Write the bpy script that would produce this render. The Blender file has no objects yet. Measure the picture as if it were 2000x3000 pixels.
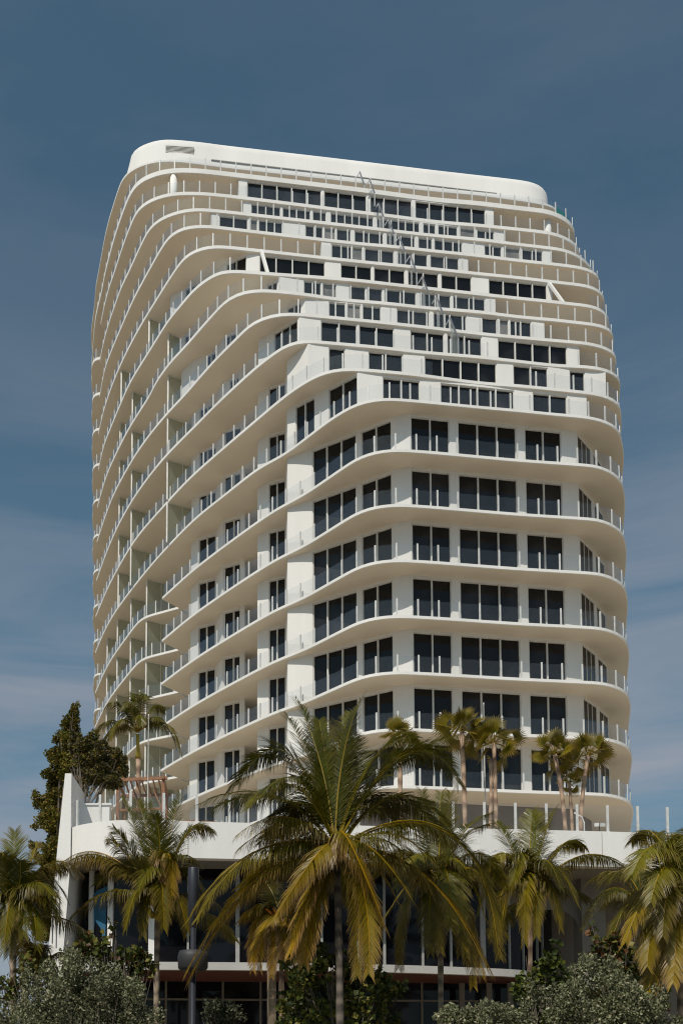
import bpy, bmesh, math, random
from mathutils import Vector
# plan outlines and levels of the building, in metres (x right, y away, camera height = 0)
EDGE = {'U11': [(-17, 110), (-18.9, 106), (-19.0, 102), (-18.6, 99.3), (-17.71, 95.97), (-17.07, 93.23), (-16.64, 91.95), (-15.11, 87.12), (-13.95, 84.21), (-12.97, 81.98), (-12.64, 81.52), (-12.04, 80.94), (-11.1, 80.49), (-10.34, 80.21), (-9.22, 80.03), (-8.13, 80.05), (-5.97, 80.33), (-4.02, 80.62), (6.42, 81.92), (10.2, 82.43), (14.01, 82.9), (17.77, 83.28), (20.41, 83.67), (22.19, 83.95), (23.09, 84.12), (24.19, 84.39), (24.99, 84.79), (27.4, 90), (27.6, 98), (27.0, 106)], 'U10': [(-17, 110), (-18.9, 106), (-19.0, 102), (-18.12, 97.54), (-17.15, 93.48), (-16.52, 91.51), (-15.91, 89.83), (-15.08, 87.21), (-13.4, 82.84), (-11.8, 79.42), (-11.1, 78.49), (-10.02, 77.85), (-8.92, 77.46), (-7.85, 77.34), (-6.45, 77.36), (-3.87, 77.65), (6.19, 79.0), (9.83, 79.53), (13.53, 80.07), (17.15, 80.42), (20.54, 80.88), (23.1, 81.21), (24.02, 81.53), (24.99, 82.01), (25.78, 82.7), (26.11, 83.26), (27.4, 90), (27.6, 98), (27.0, 106)], 'U9': [(-15.93, 89.7), (-15.34, 87.8), (-14.55, 85.59), (-13.88, 84.03), (-12.21, 80.05), (-10.94, 77.53), (-10.22, 76.84), (-9.26, 76.36), (-8.4, 76.08), (-7.35, 75.94), (-6.32, 75.96), (-3.79, 76.16), (6.06, 77.56), (9.63, 78.05), (13.25, 78.59), (16.81, 78.94), (20.11, 79.32), (22.45, 79.62), (23.49, 79.85), (24.6, 80.34), (25.29, 80.73), (26.9, 84), (27.4, 90), (27.6, 98), (27.0, 106)], 'U8': [(-16.04, 90.1), (-15.4, 88.0), (-14.61, 85.78), (-13.99, 84.26), (-12.72, 81.28), (-12.07, 80.07), (-10.57, 77.11), (-9.68, 75.5), (-8.92, 74.78), (-7.85, 74.23), (-6.81, 73.87), (-5.8, 73.78), (-4.8, 73.86), (-3.68, 73.99), (5.87, 75.25), (9.34, 75.73), (12.83, 76.19), (16.28, 76.55), (19.51, 77.02), (21.95, 77.35), (23.18, 77.54), (24.05, 77.83), (24.8, 78.22), (25.31, 78.61), (26.5, 80), (26.9, 84), (27.4, 90), (27.6, 98), (27.0, 106)], 'U7': [(-16.06, 90.28), (-15.0, 86.73), (-14.17, 84.69), (-12.77, 81.64), (-11.28, 78.51), (-9.96, 76.11), (-8.64, 73.78), (-7.7, 72.35), (-7.07, 71.88), (-6.27, 71.64), (-5.62, 71.59), (-4.65, 71.61), (-3.56, 71.77), (5.7, 73.05), (9.04, 73.41), (12.43, 73.85), (15.77, 74.26), (18.9, 74.72), (21.25, 75.01), (23.24, 75.29), (24.46, 75.53), (25.18, 75.86), (25.82, 76.44), (26.5, 80), (26.9, 84), (27.4, 90), (27.6, 98), (27.0, 106)], 'U6': [(-16.21, 90.7), (-15.7, 89.09), (-14.86, 86.58), (-13.53, 83.27), (-12.14, 80.28), (-10.52, 77.2), (-8.8, 74.26), (-7.53, 72.15), (-6.48, 70.57), (-5.8, 70.02), (-5.15, 69.72), (-4.51, 69.62), (-3.45, 69.64), (5.51, 70.83), (8.76, 71.23), (12.03, 71.63), (15.28, 72.05), (18.29, 72.42), (20.58, 72.75), (22.51, 73.03), (23.66, 73.17), (24.51, 73.5), (25.18, 73.98), (25.46, 74.36), (25.9, 76), (26.5, 80), (26.9, 84), (27.4, 90), (27.6, 98), (27.0, 106)], 'U5': [(-16.19, 90.88), (-15.08, 87.3), (-14.01, 84.67), (-12.8, 81.83), (-11.58, 79.11), (-9.6, 75.59), (-7.79, 72.44), (-6.75, 71.0), (-5.75, 69.62), (-4.74, 68.63), (-3.91, 68.08), (-3.85, 68.01), (-3.23, 67.85), (-2.62, 67.88), (-0.78, 68.06), (5.33, 68.62), (8.48, 69.05), (11.66, 69.49), (14.81, 69.92), (17.74, 70.33), (19.95, 70.6), (21.82, 70.88), (23.31, 71.07), (24.13, 71.4), (24.82, 71.97), (25.16, 72.45), (25.9, 76), (26.5, 80), (26.9, 84), (27.4, 90), (27.6, 98), (27.0, 106)], 'U4': [(-16.31, 91.32), (-14.87, 87.0), (-13.64, 84.0), (-11.82, 80.08), (-9.53, 75.89), (-9.08, 74.81), (-7.79, 72.64), (-6.25, 70.59), (-5.05, 68.89), (-4.05, 67.55), (-3.79, 67.19), (-3.15, 66.3), (-2.53, 65.84), (-1.93, 65.61), (-1.22, 65.56), (-0.16, 65.61), (2.21, 65.91), (4.68, 66.38), (7.7, 66.69), (10.77, 67.12), (14.27, 67.47), (17.11, 67.92), (19.94, 68.24), (21.39, 68.47), (22.83, 68.66), (23.62, 68.94), (24.34, 69.45), (25.2, 72.5), (25.9, 76), (26.5, 80), (26.9, 84), (27.4, 90), (27.6, 98), (27.0, 106)], 'U3': [(-16.31, 91.34), (-15.01, 87.59), (-13.67, 84.0), (-12.05, 80.44), (-10.34, 77.16), (-8.27, 73.82), (-6.4, 71.21), (-5.06, 69.21), (-3.79, 67.4), (-2.52, 65.75), (-1.43, 64.34), (-0.84, 63.84), (-0.16, 63.58), (0.53, 63.46), (1.27, 63.48), (2.13, 63.58), (4.5, 63.88), (7.41, 64.26), (10.36, 64.69), (13.77, 65.22), (16.49, 65.57), (19.22, 65.89), (21.29, 66.12), (22.38, 66.39), (23.33, 66.85), (23.71, 67.18), (24.4, 69.5), (25.2, 72.5), (25.9, 76), (26.5, 80), (26.9, 84), (27.4, 90), (27.6, 98), (27.0, 106)], 'U2': [(-16.42, 91.98), (-15.64, 89.76), (-14.36, 86.19), (-12.78, 82.23), (-10.76, 78.0), (-8.22, 73.64), (-5.31, 69.53), (-3.77, 67.37), (-2.2, 65.33), (-1.01, 63.84), (-0.04, 62.81), (0.85, 61.92), (1.51, 61.55), (2.06, 61.58), (4.35, 61.85), (6.03, 62.04), (10.01, 62.62), (13.27, 62.99), (15.91, 63.39), (18.58, 63.79), (20.53, 63.88), (21.56, 64.07), (22.5, 64.39), (23.11, 64.85), (23.8, 67.2), (24.4, 69.5), (25.2, 72.5), (25.9, 76), (26.5, 80), (26.9, 84), (27.4, 90), (27.6, 98), (27.0, 106)], 'U1': [(-16.49, 92.25), (-15.31, 89.05), (-14.63, 87.2), (-12.84, 82.88), (-10.8, 78.56), (-8.27, 74.32), (-6.01, 70.8), (-3.53, 67.49), (0.13, 62.82), (1.23, 61.53), (2.02, 60.73), (2.81, 60.08), (3.6, 59.73), (4.18, 59.62), (4.72, 59.58), (5.79, 59.7), (8.51, 60.04), (9.61, 60.23), (12.79, 60.82), (15.3, 61.08), (17.86, 61.44), (19.8, 61.71), (20.78, 61.9), (21.73, 62.31), (22.31, 62.73), (23.1, 64.9), (23.8, 67.2), (24.4, 69.5), (25.2, 72.5), (25.9, 76), (26.5, 80), (26.9, 84), (27.4, 90), (27.6, 98), (27.0, 106)], 'S0': [(-16.55, 92.61), (-15.4, 89.32), (-14.08, 85.92), (-12.32, 82.16), (-9.24, 76.32), (-5.89, 70.77), (-3.5, 67.59), (-0.96, 64.38), (0.8, 62.78), (3.42, 59.54), (4.12, 58.83), (4.6, 58.32), (5.34, 57.82), (6.09, 57.63), (6.61, 57.6), (8.69, 57.82), (12.25, 58.33), (14.66, 58.64), (17.12, 59.0), (18.96, 59.22), (19.94, 59.49), (20.87, 59.95), (21.29, 60.32), (22.4, 62.6), (23.1, 64.9), (23.8, 67.2), (24.4, 69.5), (25.2, 72.5), (25.9, 76), (26.5, 80), (26.9, 84), (27.4, 90), (27.6, 98), (27.0, 106)], 'low_near': [(-8.43, 75.33), (-5.35, 70.58), (-0.96, 64.82), (0.81, 62.86), (2.13, 61.58), (5.04, 58.08), (6.01, 57.54), (7.01, 57.33), (9.07, 57.51), (14.34, 58.26), (17.97, 58.67), (19.57, 58.88), (20.21, 59.15), (20.8, 59.65), (21.28, 60.07), (21.9, 61.35), (22.39, 62.56), (23.1, 64.9), (23.8, 67.2), (24.4, 69.5), (25.2, 72.5), (25.9, 76), (26.5, 80), (26.9, 84), (27.4, 90), (27.6, 98), (27.0, 106)], 'low_far': [(-16.72, 93.81), (-14.52, 87.53), (-12.24, 82.34), (-10.41, 78.74), (-8.99, 77.78), (-7.33, 76.84)]}
LEVEL = {'U1': 44.287, 'U2': 47.637, 'U3': 50.987, 'U4': 54.337, 'U5': 57.687, 'U6': 61.037, 'U7': 64.387, 'U8': 67.737, 'U9': 71.087, 'U10': 74.437, 'U11': 77.787, 'S0': 40.937, 'S1': 37.587, 'S2': 34.237, 'S3': 30.887, 'S4': 27.537, 'S5': 24.187, 'S6': 20.837, 'S7': 17.487}
WALLS = {'U9': ([(-12.9, 100), (-11.7, 93), (-9.6, 87), (-3.4, 82.38), (-2.81, 77.92), (18.51, 80.75), (18.05, 84.22), (24.25, 85.08), (24.6, 92), (24.6, 104)], [((-2.11, 78.01), (3.95, 78.82), 5, 0), ((4.18, 78.85), (7.71, 79.32), 3, 0), ((8.01, 79.36), (11.51, 79.82), 3, 0), ((11.8, 79.86), (17.79, 80.65), 5, 0), ((18.45, 81.24), (18.17, 83.33), 2, 0)]), 'U8': ([(-12.9, 100), (-11.7, 93), (-9.6, 87), (-2.97, 80.97), (-2.37, 76.51), (18.98, 79.35), (18.51, 82.82), (24.08, 83.6), (24.6, 92), (24.6, 104)], [((-1.75, 76.59), (0.6, 76.91), 2, 0), ((0.76, 76.93), (3.01, 77.23), 2, 0), ((3.18, 77.25), (4.28, 77.4), 1, 0), ((4.62, 77.44), (8.12, 77.91), 3, 0), ((8.4, 77.94), (11.93, 78.41), 3, 0), ((12.21, 78.45), (13.26, 78.59), 1, 0), ((13.46, 78.62), (15.09, 78.83), 2, 0), ((15.29, 78.86), (16.52, 79.02), 1, 1), ((16.72, 79.05), (18.17, 79.24), 2, 0), ((18.91, 79.85), (18.63, 81.93), 2, 0)]), 'U7': ([(-12.9, 100), (-11.7, 93), (-9.6, 87), (-7.4, 81.5), (-5.38, 78.42), (-4.8, 73.96), (22.25, 77.48), (21.8, 80.95), (23.85, 81.25), (24.0, 83), (24.6, 92), (24.6, 104)], [((-4.13, 74.05), (-1.95, 74.33), 2, 0), ((-1.77, 74.36), (-1.19, 74.43), 1, 1), ((-1.11, 74.44), (0.73, 74.68), 3, 0), ((2.5, 74.91), (3.89, 75.09), 2, 0), ((3.99, 75.1), (4.88, 75.22), 1, 1), ((4.96, 75.23), (6.09, 75.38), 1, 0), ((6.36, 75.41), (8.66, 75.71), 2, 0), ((8.91, 75.74), (11.2, 76.04), 2, 0), ((11.45, 76.07), (12.58, 76.22), 1, 0), ((12.74, 76.24), (15.01, 76.54), 3, 0), ((16.81, 76.77), (18.22, 76.95), 2, 0), ((18.39, 76.97), (19.74, 77.15), 1, 1), ((19.9, 77.17), (21.61, 77.39), 2, 0), ((22.19, 77.97), (21.92, 80.05), 2, 0)]), 'U6': ([(-12.9, 100), (-11.7, 93), (-9.6, 87), (-7.4, 81.5), (3.06, 77.29), (3.63, 72.82), (15.0, 74.3), (14.55, 77.77), (23.47, 78.97), (24.0, 83), (24.6, 92), (24.6, 104)], [((4.36, 72.92), (5.95, 73.12), 2, 0), ((6.0, 73.13), (6.79, 73.23), 1, 1), ((6.89, 73.25), (9.21, 73.55), 2, 0), ((9.47, 73.58), (11.81, 73.88), 2, 0), ((11.97, 73.9), (14.27, 74.2), 2, 0), ((14.93, 74.79), (14.66, 76.88), 2, 0)]), 'U5': ([(-12.9, 100), (-11.7, 93), (-9.6, 87), (-8.6, 79.0), (-7.82, 73.95), (-5.55, 72.6), (-3.55, 70.95), (-1.9, 70.1), (-1.07, 70.08), (21.03, 72.88), (20.59, 76.35), (23.3, 76.74), (24.0, 83), (24.6, 92), (24.6, 104)], [((-6.66, 73.26), (-5.7, 72.7), 2, 0), ((-3.45, 70.9), (-1.95, 70.13), 2, 0), ((-0.97, 70.1), (3.8, 70.7), 4, 0), ((4.96, 70.85), (7.24, 71.14), 2, 0), ((7.42, 71.16), (9.74, 71.45), 2, 0), ((9.97, 71.48), (12.27, 71.77), 2, 0), ((12.47, 71.8), (14.79, 72.09), 2, 0), ((16.09, 72.26), (20.61, 72.83), 4, 0), ((20.97, 73.38), (20.71, 75.46), 2, 0)]), 'U4': ([(-12.9, 100), (-11.7, 93), (-9.6, 87), (-8.6, 79.5), (-7.82, 74.4), (-6.1, 73.45), (-4.2, 71.9), (-0.45, 68.85), (0.3, 68.45), (0.53, 68.21), (16.1, 70.18), (15.66, 73.65), (22.98, 74.62), (24.0, 83), (24.6, 92), (24.6, 104)], [((-6.75, 73.8), (-6.15, 73.48), 1, 0), ((-0.43, 68.83), (0.28, 68.46), 2, 0), ((2.17, 68.42), (3.41, 68.58), 2, 0), ((3.51, 68.59), (4.51, 68.72), 1, 1), ((4.56, 68.72), (4.75, 68.75), 1, 0), ((5.4, 68.83), (6.59, 68.98), 1, 0), ((6.69, 68.99), (7.8, 69.13), 1, 0), ((7.95, 69.15), (10.26, 69.44), 2, 0), ((10.53, 69.48), (12.79, 69.76), 2, 0), ((12.96, 69.78), (15.34, 70.08), 2, 0), ((16.04, 70.67), (15.77, 72.76), 2, 0)]), 'U3': ([(-12.9, 100), (-11.7, 93), (-9.6, 87), (-7.4, 81.5), (-7.2, 77.5), (-6.9, 73.2), (-6.0, 72.1), (-4.1, 71.0), (-3.55, 69.6), (-2.4, 69.0), (0.9, 66.9), (2.21, 66.08), (19.06, 68.24), (18.61, 71.72), (22.75, 72.29), (23.0, 74.5), (24.0, 83), (24.6, 92), (24.6, 104)], [((-4.92, 71.47), (-4.18, 71.05), 2, 0), ((-3.54, 69.58), (-2.6, 69.1), 2, 0), ((0.95, 66.86), (1.9, 66.28), 2, 0), ((3.81, 66.29), (4.98, 66.44), 1, 0), ((5.08, 66.45), (6.03, 66.57), 1, 1), ((6.14, 66.59), (7.43, 66.75), 1, 0), ((8.53, 66.89), (10.83, 67.19), 2, 0), ((11.1, 67.22), (13.45, 67.52), 2, 0), ((14.56, 67.67), (15.65, 67.81), 1, 0), ((15.82, 67.83), (16.49, 67.91), 1, 1), ((16.58, 67.93), (18.12, 68.12), 2, 0), ((18.99, 68.74), (18.73, 70.82), 2, 0)]), 'U2': ([(-12.9, 100), (-11.7, 93), (-9.6, 87), (-7.4, 81.5), (-6.3, 78.6), (-5.5, 77.2), (-6.1, 73.4), (-5.5, 72.6), (-4.2, 71.9), (-3.6, 69.7), (-2.1, 68.95), (-1.8, 72), (-0.9, 71.7), (-1.0, 65.6), (0, 65.0), (1.72, 63.59), (20.86, 66.26), (20.38, 69.72), (22.51, 70.06), (23.0, 74.5), (24.0, 83), (24.6, 92), (24.6, 104)], [((-5.5, 72.6), (-4.2, 71.9), 2, 0), ((-3.1, 69.45), (-2.2, 69.0), 2, 0), ((0.05, 64.96), (1.6, 63.7), 3, 0), ((3.14, 63.79), (5.55, 64.12), 2, 0), ((5.68, 64.14), (8.02, 64.47), 2, 0), ((9.13, 64.62), (11.43, 64.94), 2, 0), ((11.64, 64.97), (14.02, 65.3), 2, 0), ((15.13, 65.46), (19.99, 66.14), 4, 0), ((20.79, 66.75), (20.5, 68.83), 2, 0)]), 'U1': ([(-12.9, 100), (-11.7, 93), (-9.6, 87), (-7.4, 81.5), (-6.3, 78.6), (-5.5, 77.2), (-6.1, 73.4), (-5.5, 72.6), (-4.2, 71.9), (-3.6, 70.3), (-2.0, 69.5), (-1.7, 72.6), (-0.5, 72.2), (-1.05, 66.35), (-0.3, 65.7), (0.8, 65.2), (0.92, 63.1), (2.21, 61.67), (21.92, 64.25), (21.47, 67.72), (22.47, 67.89), (23.0, 74.5), (24.0, 83), (24.6, 92), (24.6, 104)], [((-5.5, 72.6), (-4.2, 71.9), 2, 0), ((-3.6, 70.3), (-2.0, 69.5), 2, 0), ((-0.3, 65.7), (0.8, 65.2), 2, 0), ((-7.2, 81.0), (-6.45, 79.0), 2, 0), ((3.54, 61.84), (4.59, 61.98), 1, 0), ((6.09, 62.18), (8.35, 62.47), 2, 0), ((9.74, 62.65), (14.52, 63.28), 4, 0), ((15.63, 63.43), (17.98, 63.73), 2, 0), ((19.44, 63.92), (20.49, 64.06), 1, 0), ((21.86, 64.75), (21.59, 66.83), 2, 0)]), 'S0': ([(-12.9, 100), (-11.7, 93), (-9.6, 87), (-7.4, 81.5), (-6.3, 78.6), (-5.5, 77.2), (-6.1, 73.4), (-5.5, 72.6), (-4.2, 71.9), (-3.6, 70.3), (-2.0, 69.5), (-1.7, 72.6), (-0.5, 72.2), (-1.05, 66.35), (-0.3, 65.7), (0.8, 65.2), (0.92, 63.1), (5.19, 59.7), (19.85, 61.85), (19.35, 65.32), (21.98, 65.74), (21.8, 67.5), (23.0, 74.5), (24.0, 83), (24.6, 92), (24.6, 104)], [((-5.5, 72.6), (-4.2, 71.9), 2, 0), ((-3.6, 70.3), (-2.0, 69.5), 2, 0), ((-0.3, 65.7), (0.8, 65.2), 2, 0), ((-7.2, 81.0), (-6.45, 79.0), 2, 0), ((1.42, 62.69), (2.61, 61.75), 2, 0), ((3.46, 61.07), (5.15, 59.73), 2, 0), ((6.74, 59.92), (9.07, 60.27), 2, 0), ((10.37, 60.46), (15.11, 61.15), 4, 0), ((16.31, 61.33), (18.57, 61.66), 2, 0), ((19.78, 62.35), (19.48, 64.43), 2, 0)]), 'low': ([(-12.9, 100), (-11.7, 93), (-9.6, 87), (-7.4, 81.5), (-6.3, 78.6), (-5.5, 77.2), (-6.1, 73.4), (-5.5, 72.6), (-4.2, 71.9), (-3.6, 70.3), (-2.0, 69.5), (-1.7, 72.6), (-0.5, 72.2), (-1.05, 66.35), (-0.3, 65.7), (0.8, 65.2), (0.92, 63.1), (7.3, 59.0), (8.2, 58.75), (18.7, 60.4), (20.15, 62.1), (21.4, 63.8), (22.2, 66.5), (23.0, 74.5), (24.0, 83), (24.6, 92), (24.6, 104)], [((-5.5, 72.6), (-4.2, 71.9), 2, 0), ((-3.6, 70.3), (-2.0, 69.5), 2, 0), ((-0.3, 65.7), (0.8, 65.2), 2, 0), ((-7.2, 81.0), (-6.45, 79.0), 2, 0), ((2.47, 62.1), (5.1, 60.41), 3, 0), ((5.4, 60.22), (7.12, 59.12), 2, 0), ((8.27, 58.76), (10.65, 59.14), 2, 0), ((11.18, 59.22), (14.85, 59.8), 3, 0), ((15.39, 59.88), (17.73, 60.25), 2, 0), ((18.8, 60.52), (20.08, 62.02), 3, 0), ((20.35, 62.37), (21.35, 63.73), 2, 0)])}
PALM={'central':((1.94,30,2.0),(1.88,30,7.19),[((1.45,30.51,9.95),(0.7,30.93,12.18),0.05),((2.09,30.62,9.98),(2.73,31.13,12.22),0.15),((1.67,30.72,9.8),(1.44,31.31,11.63),0.05),((2.42,30.88,9.74),(2.27,31.6,11.51),0.0),((0.42,30.65,10.37),(-1.06,31.19,9.57),0.1),((0.0,30.45,8.98),(-2.25,30.82,8.82),0.1),((0.45,29.34,7.99),(-1.07,28.81,7.3),0.55),((-0.4,29.27,7.01),(-2.12,28.68,4.91),0.5),((-0.6,29.48,6.1),(-2.48,29.05,3.4),0.6),((1.03,29.22,5.7),(0.48,28.58,3.92),0.8),((2.56,28.97,5.85),(2.64,28.13,3.29),0.6),((4.32,29.4,6.34),(6.09,28.91,3.43),0.6),((3.44,28.97,7.39),(4.75,28.14,6.02),0.45),((5.08,30.6,8.02),(7.01,31.09,4.9),0.45),((3.34,30.66,9.67),(5.7,31.2,11.09),0.05),((4.05,30.48,10.26),(5.83,30.88,9.32),0.05),((3.8,30.66,9.04),(5.6,31.19,7.9),0.1),((0.79,28.95,8.93),(-0.38,28.09,8.18),0.1),((0.95,30.94,8.91),(-0.11,31.72,7.82),0.15),((2.95,31.06,9.15),(4.22,31.92,8.42),0.1),((2.74,28.92,7.03),(3.87,28.04,5.28),0.5),((0.62,30.69,7.56),(-1.05,31.25,6.31),0.4),((0.31,30.74,7.05),(-1.69,31.35,5.05),0.55),((1.58,31.04,9.15),(0.54,31.9,10.29),0.1),((3.02,30.56,10.07),(4.45,31.02,10.98),0.05),((2.14,30.7,9.05),(1.97,31.28,10.74),0.0),((2.15,28.87,7.21),(3.1,27.95,4.5),0.75),((1.38,29.03,6.95),(0.0,28.23,4.74),0.8)]),'left':((-3.76,34,2.27),(-3.87,34,6.28),[((-4.52,34.45,8.49),(-5.24,34.82,10.2),0.05),((-4.2,34.49,8.38),(-4.69,34.88,10.1),0.1),((-3.59,34.45,8.49),(-3.22,34.81,10.32),0.1),((-4.59,33.5,7.8),(-5.23,33.1,8.67),0.3),((-2.97,34.37,8.71),(-2.06,34.68,8.9),0.35),((-5.83,34.47,8.14),(-7.48,34.85,7.69),0.6),((-5.33,33.62,6.67),(-6.78,33.3,5.48),0.5),((-3.49,33.5,7.91),(-3.31,33.09,6.12),0.75),((-4.38,33.28,6.72),(-4.73,32.7,5.26),0.4),((-3.28,33.52,6.65),(-2.84,33.12,5.33),0.5),((-4.07,33.53,6.77),(-4.24,33.15,5.11),0.5),((-3.02,34.34,7.64),(-2.33,34.62,6.52),0.3),((-3.74,33.49,8.02),(-3.87,33.08,9.06),0.1),((-4.83,34.44,7.66),(-5.99,34.79,7.14),0.4),((-3.66,33.35,6.85),(-3.53,32.82,5.29),0.5),((-3.17,33.5,7.68),(-2.41,33.1,7.47),0.25),((-3.96,33.45,7.44),(-4.45,33.0,6.33),0.3)]),'edge':((-8.14,32,3.21),(-8.21,32,5.37),[((-8.28,32.33,6.97),(-8.34,32.59,8.43),0.0),((-7.88,32.33,6.86),(-7.61,32.6,7.98),0.5),((-7.38,32.37,7.2),(-6.45,32.67,6.93),0.5),((-7.35,31.59,6.38),(-6.68,31.25,5.35),0.35),((-7.58,31.47,5.92),(-7.19,31.03,4.37),0.3),((-8.18,31.5,5.93),(-8.25,31.09,4.27),0.4),((-8.99,32.47,7.0),(-9.87,32.86,6.63),0.3),((-8.76,32.43,6.99),(-9.32,32.79,7.97),0.1),((-7.88,31.55,6.37),(-7.65,31.18,4.81),0.25),((-7.66,32.39,6.98),(-6.89,32.7,6.16),0.2),((-8.54,31.66,6.17),(-8.97,31.37,4.84),0.35),((-7.84,31.36,6.55),(-7.72,30.84,7.07),0.1),((-8.27,31.41,6.77),(-8.37,30.92,7.3),0.15),((-7.52,31.37,6.44),(-6.76,30.85,6.02),0.3)]),'sapling':((-7.59,33,2.64),(-7.61,33,3.86),[((-7.87,32.76,4.5),(-8.06,32.56,4.03),0.75),((-7.54,33.23,4.79),(-7.29,33.42,4.48),0.8),((-7.28,32.84,4.4),(-6.96,32.7,3.72),0.7),((-7.84,33.32,4.8),(-8.12,33.58,4.84),0.6),((-7.6,32.8,4.62),(-7.33,32.65,3.82),0.7),((-7.77,32.84,4.51),(-7.67,32.7,3.72),0.6),((-6.96,33.14,4.55),(-6.64,33.25,4.0),0.5)]),'second':((5.66,35,2.33),(5.76,35,7.07),[((6.64,35.63,9.03),(7.85,36.14,10.03),0.1),((5.55,35.62,8.9),(5.34,36.13,10.78),0.1),((5.99,35.39,8.84),(6.31,35.71,10.59),0.1),((6.98,34.45,7.43),(7.53,34.0,4.55),0.55),((4.78,34.56,6.86),(4.24,34.19,4.23),0.6),((5.09,35.44,7.64),(3.73,35.8,5.76),0.5),((6.16,34.44,6.95),(6.44,33.97,4.55),0.6),((5.3,34.14,6.66),(5.17,33.44,4.59),0.5),((7.11,35.64,8.42),(8.3,36.17,7.3),0.4),((4.68,35.46,8.37),(3.63,35.84,7.73),0.4),((5.89,34.21,7.38),(5.87,33.57,5.41),0.4),((6.32,34.63,7.94),(7.17,34.33,5.88),0.45),((5.1,34.26,8.09),(4.09,33.66,6.79),0.35),((6.53,34.58,6.51),(7.0,34.23,3.89),0.7)]),'third':((9.26,37,2.47),(9.39,37,6.96),[((8.92,37.64,9.02),(8.44,38.16,10.22),0.15),((9.57,37.59,9.13),(9.79,38.07,10.63),0.1),((9.95,37.46,9.1),(10.63,37.83,10.69),0.1),((10.72,37.7,9.16),(11.72,38.28,9.3),0.4),((11.26,37.4,8.7),(13.13,37.74,8.33),0.45),((8.43,36.66,8.66),(7.43,36.38,7.47),0.4),((9.13,36.52,7.87),(8.92,36.12,5.33),0.5),((9.87,36.54,7.63),(10.22,36.16,5.82),0.55),((8.63,36.54,7.63),(8.09,36.16,5.58),0.45),((10.11,36.49,8.12),(10.82,36.08,6.67),0.5),((8.49,37.49,8.34),(7.65,37.88,6.62),0.35),((9.46,36.61,7.89),(9.4,36.29,5.6),0.5),((9.04,36.6,8.64),(8.57,36.27,7.32),0.3),((9.68,36.22,8.3),(10.09,35.58,7.18),0.4),((10.8,37.65,7.6),(11.84,38.19,7.19),0.3)]),'right':((10.97,28,1.87),(11.28,28,5.18),[((11.01,28.9,7.27),(10.62,29.64,7.49),0.4),((10.34,27.15,6.55),(9.39,26.46,5.7),0.3),((10.18,27.31,5.33),(9.27,26.74,3.94),0.6),((10.31,27.23,4.66),(9.77,26.61,3.29),0.6),((10.43,27.37,3.67),(9.7,26.85,2.33),0.7),((11.32,28.85,6.81),(11.56,29.55,7.59),0.3),((12.26,28.75,6.79),(13.39,29.37,6.33),0.3),((11.48,27.21,5.49),(11.7,26.57,3.92),0.4),((10.83,27.16,4.37),(10.38,26.48,2.83),0.7),((10.5,27.01,6.01),(9.76,26.21,4.93),0.35),((11.78,28.79,6.8),(12.17,29.43,7.66),0.1),((11.38,27.25,4.76),(11.16,26.63,3.12),0.6),((10.61,27.11,5.47),(10.11,26.39,4.07),0.5)]),'shade':((14.41,39,3.25),(14.31,39,6.54),[((13.04,38.64,7.8),(11.68,38.35,6.18),0.3),((13.7,39.37,8.49),(12.72,39.68,8.15),0.3),((14.38,39.8,8.44),(14.5,40.45,9.27),0.2),((13.46,38.4,7.1),(12.61,37.9,5.59),0.3),((15.1,39.57,8.26),(15.92,40.03,7.54),0.3),((14.31,38.6,7.27),(14.14,38.27,5.38),0.3),((14.04,39.66,7.74),(13.54,40.2,7.29),0.25)]),'drooping':((0.28,33,2.2),(0.24,33,5.65),[((0.55,32.66,5.48),(0.78,32.38,3.35),0.95),((-0.11,32.62,5.58),(-0.71,32.31,4.44),0.7),((0.11,32.49,5.23),(-0.05,32.08,3.65),0.95),((0.68,33.49,6.08),(1.31,33.89,4.77),0.8),((-0.34,33.39,6.17),(-1.13,33.7,5.66),0.6),((0.33,32.46,5.23),(0.43,32.02,3.75),1.0),((0.95,33.32,6.05),(1.69,33.58,4.27),0.8),((-0.45,33.42,5.61),(-0.68,33.77,4.07),0.85),((0.0,33.49,6.53),(-0.46,33.88,7.3),0.4),((0.57,33.59,6.67),(1.04,34.07,7.34),0.4)])}
DENO=True; SUN_E=3.45; SKY_STR=.08; SKY_SAT=1.0; SKY_VAL=1.0; SKY_TINT=(.77,1.01,.90); CLOUD=(4.3,4.4,5.0)
PI=math.pi
R=math.radians
random.seed(7)
C=bpy.context.scene.collection
SC=bpy.context.scene
GZ=-1.6          # street level below the camera
TZ=11.5          # podium terrace level
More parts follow.
